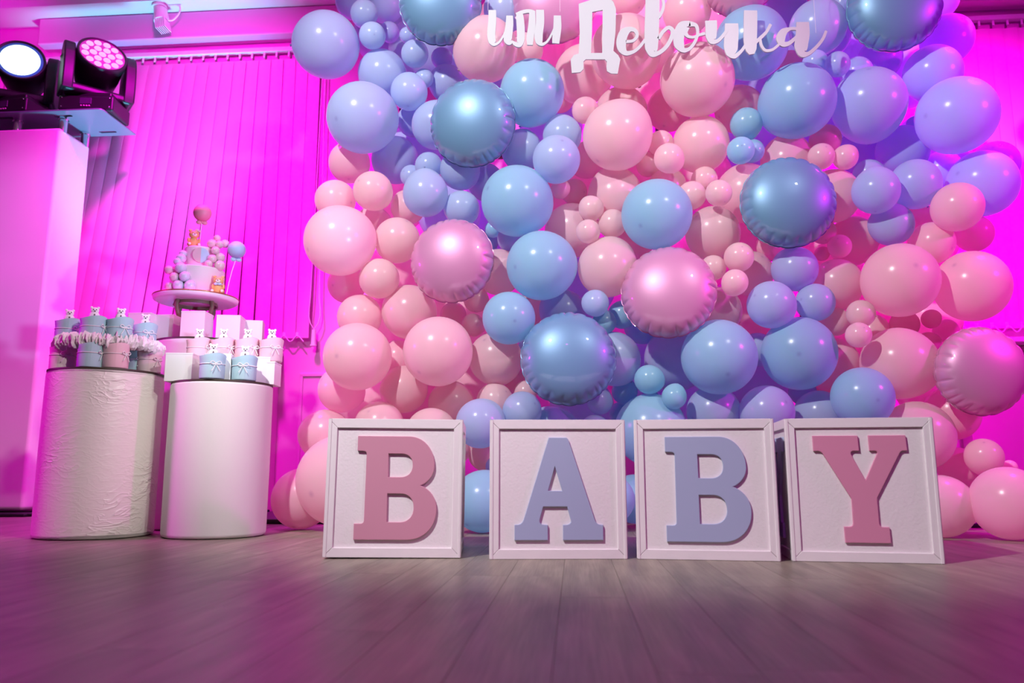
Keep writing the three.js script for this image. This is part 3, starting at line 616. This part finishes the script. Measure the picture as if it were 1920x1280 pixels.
{
  const a = K6(820), b = K6(1100), c = K6(1380);
  const w1 = tag(thing('word_sign', '', 'sign'), 'white cut-out lettering reading или, hanging in front of the balloons', 'sign');
  const w2 = tag(thing('word_sign', '', 'sign'), 'large white cut-out lettering reading Девочка, hanging before the balloons', 'sign');
  mesh('letter', [stroke(a([[660, 125, 90], [660, 250, 96], [648, 420, 96], [660, 500, 88], [680, 535, 44], [730, 520, 26], [790, 440, 24], [840, 330, 22]])), stroke(a([[868, 192, 80], [866, 300, 92], [848, 440, 100], [845, 490, 90], [862, 520, 50], [905, 500, 30]]))], SIGN, w1);
  mesh('letter', [stroke(a([[900, 500, 20], [935, 530, 50], [985, 540, 60], [1000, 480, 92], [1000, 330, 96], [985, 190, 90], [975, 170, 60]])), stroke(a([[945, 178, 34], [1020, 150, 44], [1100, 138, 44], [1160, 150, 40]])), stroke(a([[1140, 135, 70], [1135, 300, 84], [1115, 450, 88], [1112, 545, 66]]))], SIGN, w1);
  mesh('letter', [stroke(a([[1232, 124, 96], [1232, 280, 100], [1215, 430, 100], [1225, 505, 84], [1255, 535, 44], [1310, 510, 26], [1370, 420, 24], [1410, 330, 22]])), stroke(a([[1440, 192, 86], [1440, 330, 96], [1425, 470, 92], [1420, 525, 84]]))], SIGN, w1);
  // the tall Д
  const P = (q) => q.map(([x, y]) => { const w = onZ(x, y, ZS); return new THREE.Vector2(w.x, w.y); });
  mesh('letter', outline(P([[1085, 8], [1100, 3], [1125, -5], [1140, -4], [1150, 4], [1155, 18], [1154, 60], [1150, 96], [1159, 104], [1163, 112], [1158, 139], [1146, 138.5], [1138, 134], [1137, 126], [1138, 116], [1134, 112], [1098, 112], [1094, 116], [1094, 130], [1088, 136], [1072, 137.5], [1070, 112], [1076, 104], [1085, 101], [1087, 60]]), [new THREE.Path(P([[1110.5, 23], [1130, 19.5], [1129.5, 60], [1129, 100], [1108, 100], [1110, 60]]))]), SIGN, w2);
  mesh('letter', [stroke(b([[470, 505, 34], [560, 490, 36], [605, 430, 36], [580, 370, 44], [520, 355, 60], [450, 400, 110], [415, 500, 120], [425, 590, 100], [470, 640, 60], [560, 625, 40], [640, 560, 36], [700, 480, 34]]))], SIGN, w2);
  mesh('letter', [stroke(b([[790, -140, 150], [790, 0, 168], [784, 250, 172], [778, 450, 170], [778, 590, 150], [790, 650, 80], [860, 640, 50], [950, 570, 46], [1015, 460, 48], [1030, 370, 50], [985, 335, 44], [920, 380, 42], [862, 470, 40]])), stroke(b([[880, -80, 34], [915, 0, 34], [920, 90, 34], [890, 170, 40], [860, 215, 40]]))], SIGN, w2);
  mesh('letter', [stroke(b([[1240, 285, 60], [1140, 310, 90], [1105, 430, 130], [1110, 540, 120], [1160, 605, 60], [1230, 590, 40], [1300, 500, 36], [1332, 390, 36], [1310, 310, 42], [1230, 290, 66]])), stroke(b([[1200, 330, 70], [1180, 390, 60], [1215, 440, 36], [1280, 450, 32], [1345, 425, 34], [1420, 405, 34]]))], SIGN, w2);
  mesh('letter', [stroke(b([[1490, 252, 140], [1494, 330, 140], [1492, 440, 130], [1505, 500, 70], [1560, 500, 44], [1620, 450, 40], [1680, 370, 36]])), stroke(b([[1738, 285, 158], [1738, 400, 168], [1730, 560, 168], [1738, 640, 130], [1770, 678, 56], [1850, 620, 38], [1910, 540, 36]]))], SIGN, w2);
  mesh('letter', [stroke(c([[174, 130, 158], [172, 300, 162], [170, 500, 158], [180, 600, 130], [190, 655, 60]])), stroke(c([[225, 520, 40], [290, 460, 40], [360, 390, 36], [415, 295, 36]])), stroke(c([[285, 460, 34], [302, 545, 34], [350, 608, 34], [430, 602, 32], [500, 550, 30], [540, 510, 26]]))], SIGN, w2);
  mesh('letter', [stroke(c([[735, 350, 36], [650, 350, 36], [570, 390, 90], [535, 460, 110], [560, 530, 70], [620, 530, 50], [690, 480, 42], [740, 430, 36]])), stroke(c([[798, 270, 150], [798, 420, 164], [780, 560, 160], [800, 650, 90], [860, 650, 46], [950, 580, 38], [1040, 470, 36], [1080, 375, 30]]))], SIGN, w2);
  for (const [px, py, w] of [[915, 20, w1], [1050, 22, w1], [1140, -10, w2], [1530, 62, w2]]) { const q = onZ(px, py, ZS); mesh('string', cyl(0.0005, 0.0005, 3.2 - q.y, q.x, (3.2 + q.y) / 2, ZS, 6), WHITE_PLASTIC, w); }
}

// ---------------------------------------------------------------- letter blocks
const S = 0.357;
const bez = (s, list) => { s.moveTo(...list[0]); for (const q of list.slice(1)) q.length === 2 ? s.lineTo(...q) : q.length === 4 ? s.quadraticCurveTo(...q) : s.bezierCurveTo(...q); return s; };
function letterShape(ch) {
  const s = new THREE.Shape();
  if (ch === 'B') {
    bez(s, [[0.226, 0.870], [0.60, 0.870], [0.72, 0.87, 0.79, 0.765, 0.79, 0.655], [0.79, 0.59, 0.745, 0.535, 0.685, 0.514], [0.765, 0.49, 0.812, 0.42, 0.812, 0.342], [0.812, 0.215, 0.725, 0.128, 0.60, 0.128], [0.220, 0.128], [0.220, 0.236], [0.262, 0.236], [0.290, 0.236, 0.292, 0.262], [0.294, 0.74], [0.292, 0.762, 0.272, 0.765], [0.226, 0.767]]);
    s.holes.push(bez(new THREE.Path(), [[0.450, 0.748], [0.452, 0.572], [0.55, 0.572], [0.60, 0.575, 0.635, 0.605, 0.635, 0.66], [0.635, 0.72, 0.60, 0.748, 0.545, 0.748]]));
    s.holes.push(bez(new THREE.Path(), [[0.450, 0.458], [0.452, 0.248], [0.55, 0.248], [0.61, 0.25, 0.650, 0.29, 0.650, 0.352], [0.650, 0.42, 0.61, 0.458, 0.55, 0.458]]));
  } else if (ch === 'A') {
    bez(s, [[0.437, 0.866], [0.560, 0.866], [0.573, 0.862, 0.578, 0.848], [0.758, 0.29], [0.768, 0.245, 0.80, 0.240], [0.822, 0.238], [0.822, 0.136], [0.536, 0.136], [0.536, 0.238], [0.56, 0.238], [0.60, 0.245, 0.594, 0.275], [0.567, 0.373], [0.388, 0.373], [0.362, 0.28], [0.355, 0.245, 0.39, 0.240], [0.420, 0.238], [0.420, 0.136], [0.185, 0.136], [0.185, 0.238], [0.21, 0.240], [0.240, 0.245, 0.252, 0.28]]);
    s.holes.push(bez(new THREE.Path(), [[0.478, 0.665], [0.423, 0.480], [0.534, 0.480]]));
  } else {
    bez(s, [[0.191, 0.872], [0.490, 0.872], [0.494, 0.77], [0.455, 0.77], [0.43, 0.762, 0.441, 0.735], [0.527, 0.556], [0.617, 0.742], [0.626, 0.766, 0.605, 0.77], [0.570, 0.77], [0.568, 0.872], [0.808, 0.872], [0.812, 0.77], [0.79, 0.77], [0.768, 0.768, 0.758, 0.745], [0.590, 0.44], [0.592, 0.27], [0.594, 0.24, 0.62, 0.238], [0.657, 0.238], [0.660, 0.135], [0.368, 0.135], [0.366, 0.238], [0.40, 0.238], [0.428, 0.24, 0.428, 0.27], [0.428, 0.432], [0.256, 0.745], [0.245, 0.768, 0.22, 0.77], [0.192, 0.77]]);
  }
  return s;
}
const letterGeo = (ch) => new THREE.ExtrudeGeometry(letterShape(ch), { depth: 0.0065 / S, bevelEnabled: true, bevelSize: 0.003, bevelThickness: 0.003, bevelSegments: 2, curveSegments: 20 }).scale(S, S, S);
function rail(w) {                                                   // mitred frame rail along the top edge of a face
  const s = new THREE.Shape(); const h = S / 2;
  s.moveTo(-h + 0.0006, h); s.lineTo(h - 0.0006, h); s.lineTo(h - w - 0.0002, h - w); s.lineTo(-h + w + 0.0002, h - w); s.closePath();
  return new THREE.ExtrudeGeometry(s, { depth: 0.0045, bevelEnabled: true, bevelSize: 0.0012, bevelOffset: -0.0012, bevelThickness: 0.0015, bevelSegments: 2 });
}
const RAIL = rail(0.0245);
function letterBlock(label, ch, mat, pos, turn, roll, sideLetter) {
  const t = thing('letter_block', label, 'letter block', pos, turn);
  t.rotation.z = roll;
  const d = S - 0.015;
  mesh('box', rbox(d, S - 0.001, d, 0.002, 0, S / 2, 0), PAINT, t);
  for (const yaw of [0, -Math.PI / 2, Math.PI / 2]) for (let k = 0; k < 4; k++) {
    const m = mesh('frame_rail', RAIL, PAINT, t);
    m.rotation.set(0, yaw, k * Math.PI / 2, 'YXZ');
    m.position.set(Math.sin(yaw) * (d / 2 - 0.0003), S / 2, Math.cos(yaw) * (d / 2 - 0.0003));
  }
  const l = mesh('letter', letterGeo(ch), mat, t);
  l.position.set(-S / 2, 0, d / 2 - 0.0005);
  if (sideLetter) { const q = mesh('letter', letterGeo(sideLetter), LETTER_BLUE, t); q.rotation.y = -Math.PI / 2; q.position.set(-d / 2 + 0.0005, 0, -S / 2); q.userData.label = 'blue letter on the side face'; }
  return t;
}
letterBlock('white wooden block with a raised pink letter B, leftmost of the four', 'B', LETTER_PINK, [-0.4955, 0.003, -2.207], 0.115, -0.008);
letterBlock('white wooden block with a raised blue letter A', 'A', LETTER_BLUE, [-0.0625, 0.0005, -2.23], 0.1, 0);
letterBlock('white wooden block with a raised blue letter B, third of the four', 'B', LETTER_BLUE, [0.347, 0.0005, -2.238], -0.075, 0);
letterBlock('white wooden block with a raised pink letter Y, rightmost of the four', 'Y', LETTER_ROSE, [0.7355, 0.0005, -2.218], -0.095, 0, 'Y');

// ---------------------------------------------------------------- pedestals
const wrinkle = dataTex(1024, 1024, (u, v) => {
  const x = u * 13, y = v * 40;
  const w = fbm(x * 0.8, y * 0.4, 2.2, 2) * 2.4;
  const a = Math.pow(1 - Math.min(1, Math.abs(fbm(x * 0.9, y * 1.3 + w, 5.5, 3)) * 3.2), 5);
  const b = Math.pow(1 - Math.min(1, Math.abs(fbm(x * 2.1 + w, y * 2.3, 1.5, 2)) * 3.6), 6);
  const m = THREE.MathUtils.smoothstep(fbm(x * 0.45, y * 0.16, 7.7, 2), -0.12, 0.3);
  return 0.35 + (0.45 * a + 0.3 * b) * (0.15 + 0.85 * m) + 0.05 * fbm(x * 6, y * 8, 3, 2);
});
wrinkle.repeat.set(1, 1);
const PEARL = std(0.86, 0.82, 0.74, 0.36, { bumpMap: wrinkle, bumpScale: 0.005, sheen: 0.3, sheenRoughness: 0.4, sheenColor: lin(0.9, 0.85, 0.8) });
const MATTE = std(0.74, 0.71, 0.68, 0.62, { bumpMap: paintTex, bumpScale: 0.0004 });
function pedestal(label, pos, r, h, mat) {
  const t = thing('pedestal', label, 'pedestal', pos);
  const g = new THREE.LatheGeometry([[r - 0.012, 0.001], [r - 0.003, 0.004], [r, 0.014], [r + 0.001, h * 0.5], [r, h - 0.012], [r - 0.003, h - 0.004], [r - 0.01, h - 0.003]].map((q) => new THREE.Vector2(...q)), 128);
  const p = g.attributes.position;
  for (let k = 0; k < p.count; k++) { const a = Math.atan2(p.getX(k), p.getZ(k)), f = 1 + 0.004 * Math.sin(a * 5 + p.getY(k) * 8) * (p.getY(k) < 0.02 ? 1 : 0.4); p.setX(k, p.getX(k) * f); p.setZ(k, p.getZ(k) * f); }
  g.computeVertexNormals(); g.rotateY(Math.PI);
  mesh('drum', g, mat, t);
  mesh('top_board', cyl(r - 0.001, r - 0.001, 0.006, 0, h, 0, 96), std(0.05, 0.035, 0.02, 0.5), t);
  mesh('bottom_rim', cyl(r - 0.01, r - 0.01, 0.006, 0, 0.003, 0, 64), DARK, t);
  return t;
}
const PL = [-1.672, 0, -2.638], PR = [-1.259, 0, -2.68], HL = 0.565, HR = 0.527;
pedestal('tall round pedestal in crinkled cream pearl vinyl, left of the plain one', PL, 0.19, HL, PEARL);
pedestal('smooth plain white round pedestal carrying boxes and the cake', PR, 0.173, HR, MATTE);

// treats: fabric-wrapped cups with string bows and little white bears
const CUP_BLUE = std(0.40, 0.58, 0.62, 0.7), CUP_PINK = std(0.78, 0.50, 0.55, 0.7), CUP_LIGHT = std(0.82, 0.64, 0.66, 0.7), TWINE = std(0.82, 0.78, 0.78, 0.7), SUGAR = std(0.86, 0.82, 0.80, 0.55), INK = std(0.12, 0.08, 0.08, 0.6);
const cupWrap = (() => {
  const g = new THREE.LatheGeometry([[0, 0.001], [0.038, 0.001], [0.041, 0.006], [0.0415, 0.04], [0.0405, 0.052], [0.042, 0.07], [0.044, 0.084], [0.042, 0.085], [0.04, 0.074], [0, 0.07]].map((q) => new THREE.Vector2(...q)), 40), p = g.attributes.position;
  for (let k = 0; k < p.count; k++) { const y = p.getY(k), a = Math.atan2(p.getX(k), p.getZ(k)); if (y > 0.06) p.setY(k, y + 0.004 * Math.sin(a * 2 + 0.6) * (y - 0.06) / 0.02); }
  g.computeVertexNormals(); return g;
})();
const topper = mergeGeometries([ball(0.017, 0, 0.016, 0, 1, 1, 0.7, 16), ball(0.0125, 0, 0.036, 0, 1.08, 0.95, 0.75, 16), ball(0.0048, -0.0105, 0.046, 0, 1, 1, 0.7, 10), ball(0.0048, 0.0105, 0.046, 0, 1, 1, 0.7, 10), ball(0.007, -0.013, 0.008, 0.005, 1, 1, 1, 10), ball(0.007, 0.013, 0.008, 0.005, 1, 1, 1, 10)]);
const marks = mergeGeometries([ball(0.0022, -0.0045, 0.038, 0.0092, 1, 1, 0.5, 8), ball(0.0022, 0.0045, 0.038, 0.0092, 1, 1, 0.5, 8), ball(0.0028, 0, 0.033, 0.0094, 1, 1, 0.5, 8), ball(0.003, 0, 0.018, 0.0112, 1, 1.6, 0.5, 8), ball(0.0017, -0.013, 0.008, 0.0115, 1, 1, 0.5, 8), ball(0.0017, 0.013, 0.008, 0.0115, 1, 1, 0.5, 8)]);
const bowGeo = (() => { const l = (s) => tube([[0, 0, 0], [s * 0.012, 0.008, 0.003], [s * 0.018, 0.002, 0.003], [s * 0.01, -0.003, 0.002], [0, 0, 0]], 0.0013, 24, 6), tl = (s) => tube([[0, 0, 0], [s * 0.006, -0.012, 0.003], [s * 0.014, -0.026, 0.004]], 0.0013, 12, 6); return mergeGeometries([l(1), l(-1), tl(1), tl(-1), ball(0.003, 0, 0, 0, 1, 1, 1, 8)]); })();
function cup(label, mat, pos, face, bowAt, group) {
  const t = thing('treat_cup', label, 'treat cup', pos, face, group);
  mesh('wrapper', cupWrap, mat, t);
  mesh('twine', new THREE.TorusGeometry(0.0418, 0.0014, 6, 48).rotateX(Math.PI / 2).translate(0, 0.052, 0), TWINE, t);
  const b = mesh('bow', bowGeo, TWINE, t); b.position.set(Math.sin(bowAt) * 0.0425, 0.052, Math.cos(bowAt) * 0.0425); b.rotation.y = bowAt;
  const m = mesh('bear_topper', topper, SUGAR, t); m.position.set(0, 0.074, 0.012);
  const k = mesh('face_mark', marks, INK, m);
  return t;
}
const spotOn = (px, centre, rad) => {                                // nearest point of a circle round a pedestal's axis, for a given bearing
  const r = sight(px, 660), d = new THREE.Vector2(r.x, r.z).normalize(), c = new THREE.Vector2(centre[0], centre[2]);
  const m = c.dot(d), off = c.clone().sub(d.clone().multiplyScalar(m)).length(), s = off < rad ? Math.sqrt(rad * rad - off * off) : 0;
  return d.multiplyScalar(m - s);
};
const facing = (x, z) => Math.atan2(-x, -z);
const gL = 'treat cups on the tall cream pedestal', gR = 'treat cups on the plain white pedestal';
for (const [px, rad, mat, label, bow] of [
  [119, 0.135, CUP_LIGHT, 'pale pink treat cup at the outer edge of the cream pedestal, under the ruffled tray', 0.2],
  [171, 0.135, CUP_BLUE, 'blue treat cup standing on the cream pedestal between two pink cups', 0.9],
  [218, 0.14, CUP_PINK, 'deeper pink treat cup at the front middle of the cream pedestal', 0.8],
  [256, 0.08, CUP_BLUE, 'blue treat cup mostly hidden behind the pink ones on the cream pedestal', 0.4],
  [281, 0.135, CUP_LIGHT, 'pink treat cup at the rim of the cream pedestal beside the white boxes', 0.7]]) {
  const q = spotOn(px, PL, rad); cup(label, mat, [q.x, HL + 0.003, q.y], facing(q.x, q.y), bow, gL);
}
const TRAY = HL + 0.098;
{
  const t = thing('tray', 'round white tray with a crinkled paper ruffle, above the lower cups of the cream pedestal', 'tray', [PL[0], HL + 0.003, PL[2]]);
  mesh('board', cyl(0.158, 0.158, 0.006, 0, 0.092, 0, 64), CARD, t);
  mesh('post', [cyl(0.03, 0.03, 0.09, 0, 0.045, 0, 24), cyl(0.05, 0.055, 0.006, 0, 0.003, 0, 24)], CARD, t);
  const A = 300, B = 14, pos = [], idx = [];
  for (let j = 0; j <= B; j++) for (let i = 0; i <= A; i++) {
    const a = (i % A) / A * Math.PI * 2, c = j / B * Math.PI * 2, k = noise.noise(Math.cos(a) * 22, Math.sin(a) * 22, 1.3) , k2 = noise.noise(Math.cos(a) * 40 + Math.cos(c), Math.sin(a) * 40, Math.sin(c) * 1.5 + 7);
    const rad = 0.014 * (1 + 0.9 * k + 0.8 * k2);
    const R = 0.160 + Math.cos(c) * rad * 1.1, y = 0.096 + Math.sin(c) * rad * 1.35 + 0.005 * k2;
    pos.push(R * Math.cos(a), y, R * Math.sin(a));
  }
  for (let j = 0; j < B; j++) for (let i = 0; i < A; i++) { const k = j * (A + 1) + i; idx.push(k, k + A + 1, k + 1, k + 1, k + A + 1, k + A + 2); }
  const g = new THREE.BufferGeometry(); g.setAttribute('position', new THREE.Float32BufferAttribute(pos, 3)); g.setIndex(idx); g.computeVertexNormals();
  mesh('paper_ruffle', g, std(0.8, 0.72, 0.72, 0.4, { side: THREE.DoubleSide, flatShading: true }), t);
}
for (const [px, rad, label, bow] of [
  [124, 0.115, 'blue treat cup at the outer end of the ruffled tray', 0.7],
  [171, 0.115, 'blue treat cup second from the outer end of the ruffled tray', 0.9],
  [221, 0.12, 'blue treat cup third along the ruffled tray', 0.4],
  [268, 0.115, 'blue treat cup on the ruffled tray nearest to the cake boxes', 0.3]]) {
  const q = spotOn(px, PL, rad); cup(label, CUP_BLUE, [q.x, TRAY, q.y], facing(q.x, q.y), bow, gL);
}
// gift boxes and cups on the plain pedestal
function giftBox(label, mat, x, y, z, w, h, turn, group) {
  const t = thing('gift_box', label, 'gift box', [x, y, z], turn, group);
  mesh('body', rbox(w, h - 0.002, w, 0.0015, 0, (h - 0.002) / 2, 0), mat, t);
  mesh('lid', rbox(w + 0.0015, 0.006, w + 0.0015, 0.0012, 0, h - 0.003, 0), mat, t);
  return t;
}
const gB = 'white boxes on the plain white pedestal';
const Y0 = HR + 0.003;
for (const [px, rad, w, h, turn, label] of [
  [345, 0.115, 0.092, 0.1, 0.16, 'plain white cube box at the front of the plain pedestal beside a blue cup'],
  [414, 0.07, 0.09, 0.096, 0.25, 'white cube box behind the two blue cups on the plain pedestal'],
  [478, 0.1, 0.1, 0.1, 0.5, 'white cube box at the outer right rim of the plain pedestal']]) {
  const q = spotOn(px, PR, rad); giftBox(label, CARD, q.x, Y0, q.y, w, h, turn, gB);
}
for (const [px, rad, label, bow] of [
  [400, 0.14, 'blue treat cup with a big bow, between white boxes on the plain pedestal', 0.25],
  [460, 0.135, 'blue treat cup before the outer white box on the plain pedestal', -0.1]]) {
  const q = spotOn(px, PR, rad); cup(label, CUP_BLUE, [q.x, Y0, q.y], facing(q.x, q.y), bow, gR);
}
{
  const t = thing('gift_box', 'long low white box behind the cube boxes, under the row of pink cups', 'gift box', [PR[0] + 0.012, Y0, PR[2] - 0.045], 0.1, gB);
  mesh('body', rbox(0.33, 0.078, 0.088, 0.0015, 0, 0.039, 0), CARD, t);
  mesh('lid', rbox(0.332, 0.006, 0.09, 0.0012, 0, 0.081, 0), CARD, t);
}
for (const [k, label, bow] of [
  [0, 'pink treat cup behind the low boxes, nearest the cream pedestal', 0.9],
  [1, 'pink treat cup behind the low boxes, second from the cream pedestal', 0.7],
  [2, 'pink treat cup behind the low boxes, third from the cream pedestal', 0.6],
  [3, 'pink treat cup behind the low boxes, at the outer right end', 0.3]]) {
  const u = -0.129 + k * 0.0885; cup(label, CUP_PINK, [PR[0] + 0.012 + u * Math.cos(0.1), Y0 + 0.0845, PR[2] - 0.045 - u * Math.sin(0.1)], facing(PR[0] + u, PR[2]), bow, gR);
}
const q3 = sight(383, 700), T2 = 0.742 ;
const P3 = [q3.x / q3.z * -3.07, 0, -3.07];
pedestal('tallest white round pedestal, standing behind the other two under the cake', P3, 0.2, T2 - 0.003, MATTE);
for (const [px, rad, turn, label] of [
  [268, 0.19, 0.0, 'white box on the tallest pedestal, half hidden behind a blue cup bear'],
  [310, 0.15, 0.05, 'white box on the tallest pedestal, first before the cake stand'],
  [366, 0.135, 0.1, 'white box on the tallest pedestal, directly below the cake stand'],
  [430, 0.13, 0.2, 'white box on the tallest pedestal, under the right part of the cake stand'],
  [470, 0.13, 0.3, 'white box on the tallest pedestal, outermost at the right']]) {
  const q = spotOn(px, P3, rad); giftBox(label, CARD_PINK, q.x, T2, q.y, 0.094, 0.105, turn, gB);
}
// cake on its stand
const CK = onZ(368, 560, -3.1), CY = onZ(368, 559, -3.1).y;
{
  const t = thing('cake_stand', 'round white cake stand with gold rim and carved brown legs', 'cake stand', [CK.x, T2, CK.z]);
  const top = CY - T2;
  const BR = std(0.2, 0.11, 0.07, 0.5);
  mesh('plate', new THREE.LatheGeometry([[0, top - 0.022], [0.155, top - 0.022], [0.168, top - 0.015], [0.171, top - 0.004], [0.169, top], [0, top]].map((q) => new THREE.Vector2(...q)), 96), std(0.85, 0.75, 0.78, 0.35), t);
  mesh('gold_rim', new THREE.TorusGeometry(0.170, 0.0028, 8, 96).rotateX(Math.PI / 2).translate(0, top - 0.001, 0), std(0.45, 0.24, 0.1, 0.3, { metalness: 0.8 }), t);
  mesh('apron', new THREE.LatheGeometry([[0.085, top - 0.02], [0.09, top - 0.035], [0.082, top - 0.035], [0.078, top - 0.02]].map((q) => new THREE.Vector2(...q)), 64), BR, t);
  for (let i = 0; i < 4; i++) { const a = Math.PI / 4 + i * Math.PI / 2 + 0.4, x = Math.sin(a) * 0.088, z = Math.cos(a) * 0.088; mesh('leg', [tube([[x * 1.05, top - 0.02, z * 1.05], [x * 1.1, top - 0.045, z * 1.1], [x * 0.85, top * 0.4, z * 0.85], [x * 0.9, 0.01, z * 0.9]], 0.009, 20, 10), ball(0.012, x * 0.9, 0.0095, z * 0.9, 1, 0.8, 1, 12)], BR, t); }
}
const KX = 3.14 / FOCAL;
{
  const t = thing('cake', 'two-tier pink cake with pearl balloons and a round pink and blue plaque', 'cake', [CK.x, CY, CK.z]);
  const ICE = std(0.85, 0.66, 0.70, 0.55), BLUE = std(0.5, 0.6, 0.78, 0.55);
  const tier = (r, y0, y1) => new THREE.LatheGeometry([[0, y0], [r, y0], [r, y1 - 0.006], [r - 0.002, y1 - 0.002], [r - 0.007, y1], [0, y1]].map((q) => new THREE.Vector2(...q)), 72);
  mesh('lower_tier', tier(0.108, 0, 0.122), ICE, t);
  mesh('upper_tier', tier(0.06, 0.122, 0.217), ICE, t);
  const fc = facing(CK.x, CK.z);
  const disc = (a0, m, n) => { const q = mesh(n, new THREE.CylinderGeometry(0.033, 0.033, 0.006, 32, 1, false, a0, Math.PI).rotateX(Math.PI / 2), m, t); q.position.set(Math.sin(fc + 0.1) * 0.062, 0.174, Math.cos(fc + 0.1) * 0.062); q.rotation.y = fc + 0.1; };
  disc(Math.PI, std(0.72, 0.40, 0.48, 0.5), 'plaque_half'); disc(0, BLUE, 'plaque_half');
  const PE = std(0.78, 0.50, 0.56, 0.25, { clearcoat: 0.6 }), PEB = std(0.62, 0.62, 0.70, 0.25, { clearcoat: 0.6 });
  const rx = V(Math.cos(fc), 0, -Math.sin(fc)), fz = V(Math.sin(fc), 0, Math.cos(fc));
  const centreX = 368, baseY = 552;
  for (const [x, y, r, m, d] of [
    [338.6, 471, 7.5, 1, 0.03], [336, 483, 9.5, 1, 0.05], [330, 491, 7.5, 1, 0.06], [337, 505.5, 10.5, 1, 0.085], [316.5, 508.5, 8.5, 0, 0.06], [327, 523.8, 9.1, 0, 0.08], [345, 522.7, 10.2, 1, 0.095], [335, 540, 10.2, 1, 0.09], [355.5, 540, 11.2, 1, 0.1], [319, 541, 8.1, 0, 0.07],
    [399, 430.4, 7.1, 0, 0.01], [390, 445.6, 9.7, 0, 0.03], [414.3, 439.5, 8.5, 0, 0.01], [403.8, 446.6, 8.1, 0, 0.04], [397, 461.8, 8.5, 0, 0.055], [406.2, 474, 9.7, 0, 0.05], [392, 480, 8.5, 0, 0.065], [406.2, 491.3, 10.6, 0, 0.06], [386, 491.3, 7.7, 0, 0.07]]) {
    const p = rx.clone().multiplyScalar((x - centreX) * KX).add(fz.clone().multiplyScalar(d * 1.15));
    mesh('pearl', new THREE.SphereGeometry(r * KX, 24, 16).translate(p.x, Math.max(r * KX, (baseY - y) * KX * 1.02), p.z), m ? PEB : PE, t);
  }
}
const HONEY = std(0.82, 0.42, 0.16, 0.6), CREAM = std(0.86, 0.72, 0.6, 0.6);
function bear(label, pos, turn, s, scarf, hat) {
  const t = thing('bear_figurine', label, 'figurine', pos, turn);
  const g = (a) => a.map((q) => q.scale(s, s, s));
  mesh('body', g([ball(0.5, 0, 0.5, 0, 0.9, 1, 0.8), ball(0.42, 0, 1.25, 0.05, 1.08, 0.95, 0.9), ball(0.15, -0.34, 1.6, 0.02, 1, 1, 0.6, 14), ball(0.15, 0.34, 1.6, 0.02, 1, 1, 0.6, 14), ball(0.2, -0.42, 0.22, 0.3, 0.9, 0.9, 1.5, 14), ball(0.2, 0.42, 0.22, 0.3, 0.9, 0.9, 1.5, 14), ball(0.15, -0.46, 0.68, 0.12, 0.8, 1.6, 0.8, 14), ball(0.15, 0.46, 0.68, 0.12, 0.8, 1.6, 0.8, 14)]), HONEY, t);
  mesh('muzzle', g([ball(0.2, 0, 1.15, 0.36, 1.1, 0.8, 0.7, 14)]), CREAM, t);
  mesh('nose', g([ball(0.055, 0, 1.21, 0.5, 1.2, 0.9, 0.7, 10), ball(0.04, -0.17, 1.34, 0.39, 1, 1, 0.6, 8), ball(0.04, 0.17, 1.34, 0.39, 1, 1, 0.6, 8)]), INK, t);
  mesh('paw_pad', g([ball(0.13, -0.42, 0.22, 0.56, 1, 1, 0.4, 12), ball(0.13, 0.42, 0.22, 0.56, 1, 1, 0.4, 12)]), CREAM, t);
  if (scarf) mesh('bow_tie', g([ball(0.17, -0.16, 0.88, 0.4, 1.1, 0.7, 0.5, 12), ball(0.17, 0.16, 0.88, 0.4, 1.1, 0.7, 0.5, 12), ball(0.07, 0, 0.88, 0.45, 1, 1, 0.7, 10)]), std(0.5, 0.55, 0.75, 0.5), t);
  if (hat) mesh('bow', g([ball(0.13, 0.2, 1.68, 0.15, 1.3, 0.8, 0.5, 12), ball(0.13, 0.42, 1.62, 0.15, 1.3, 0.8, 0.5, 12)]), std(0.8, 0.45, 0.5, 0.5), t);
  return t;
}
const fcK = facing(CK.x, CK.z), RX = V(Math.cos(fcK), 0, -Math.sin(fcK)), FZ = V(Math.sin(fcK), 0, Math.cos(fcK));
const atCake = (dx, dy, dz) => V(CK.x, CY + dy, CK.z).addScaledVector(RX, dx).addScaledVector(FZ, dz).toArray();
bear('small honey-coloured bear figurine sitting on top of the cake', atCake(-0.026, 0.217, 0.01), fcK + 0.15, 0.046, false, true);
bear('small honey-coloured bear figurine with a blue bow tie, at the foot of the cake', atCake(0.082, 0.0005, 0.112), fcK - 0.2, 0.046, true, false);
function pick(label, mat, px, py, r, foot, dz) {
  const t = thing('balloon_pick', label, 'cake topper', foot, fcK);
  const top = (552 - py) * KX * 1.02 - (foot[1] - CY), dx = (px - 368) * KX - RX.dot(V(foot[0] - CK.x, 0, foot[2] - CK.z));
  const R = r * KX;
  mesh('ball', new THREE.SphereGeometry(R, 32, 22).translate(dx, top, 0), mat, t);
  mesh('bow', [ball(R * 0.32, dx - R * 0.3, top - R * 1.15, 0, 1, 0.8, 0.5, 12), ball(R * 0.32, dx + R * 0.3, top - R * 1.15, 0, 1, 0.8, 0.5, 12), ball(R * 0.15, dx, top - R * 1.1, 0, 1, 1, 1, 8)], mat, t);
  mesh('stick', tube([[0, 0, 0], [dx * 0.5, top * 0.5, 0], [dx, top - R, 0]], 0.0013, 12, 6), WHITE_PLASTIC, t);
}
pick('small pink ball on a stick with a bow, above the cake', std(0.78, 0.26, 0.36, 0.5), 368.6, 380.6, 17.5, atCake(-0.002, 0.217, 0.0));
pick('small pale blue ball on a stick with a bow, beside the cake', std(0.42, 0.5, 0.72, 0.5), 436.6, 451.7, 17.5, atCake(0.115, 0.0005, 0.03));

renderer.render(scene, camera);
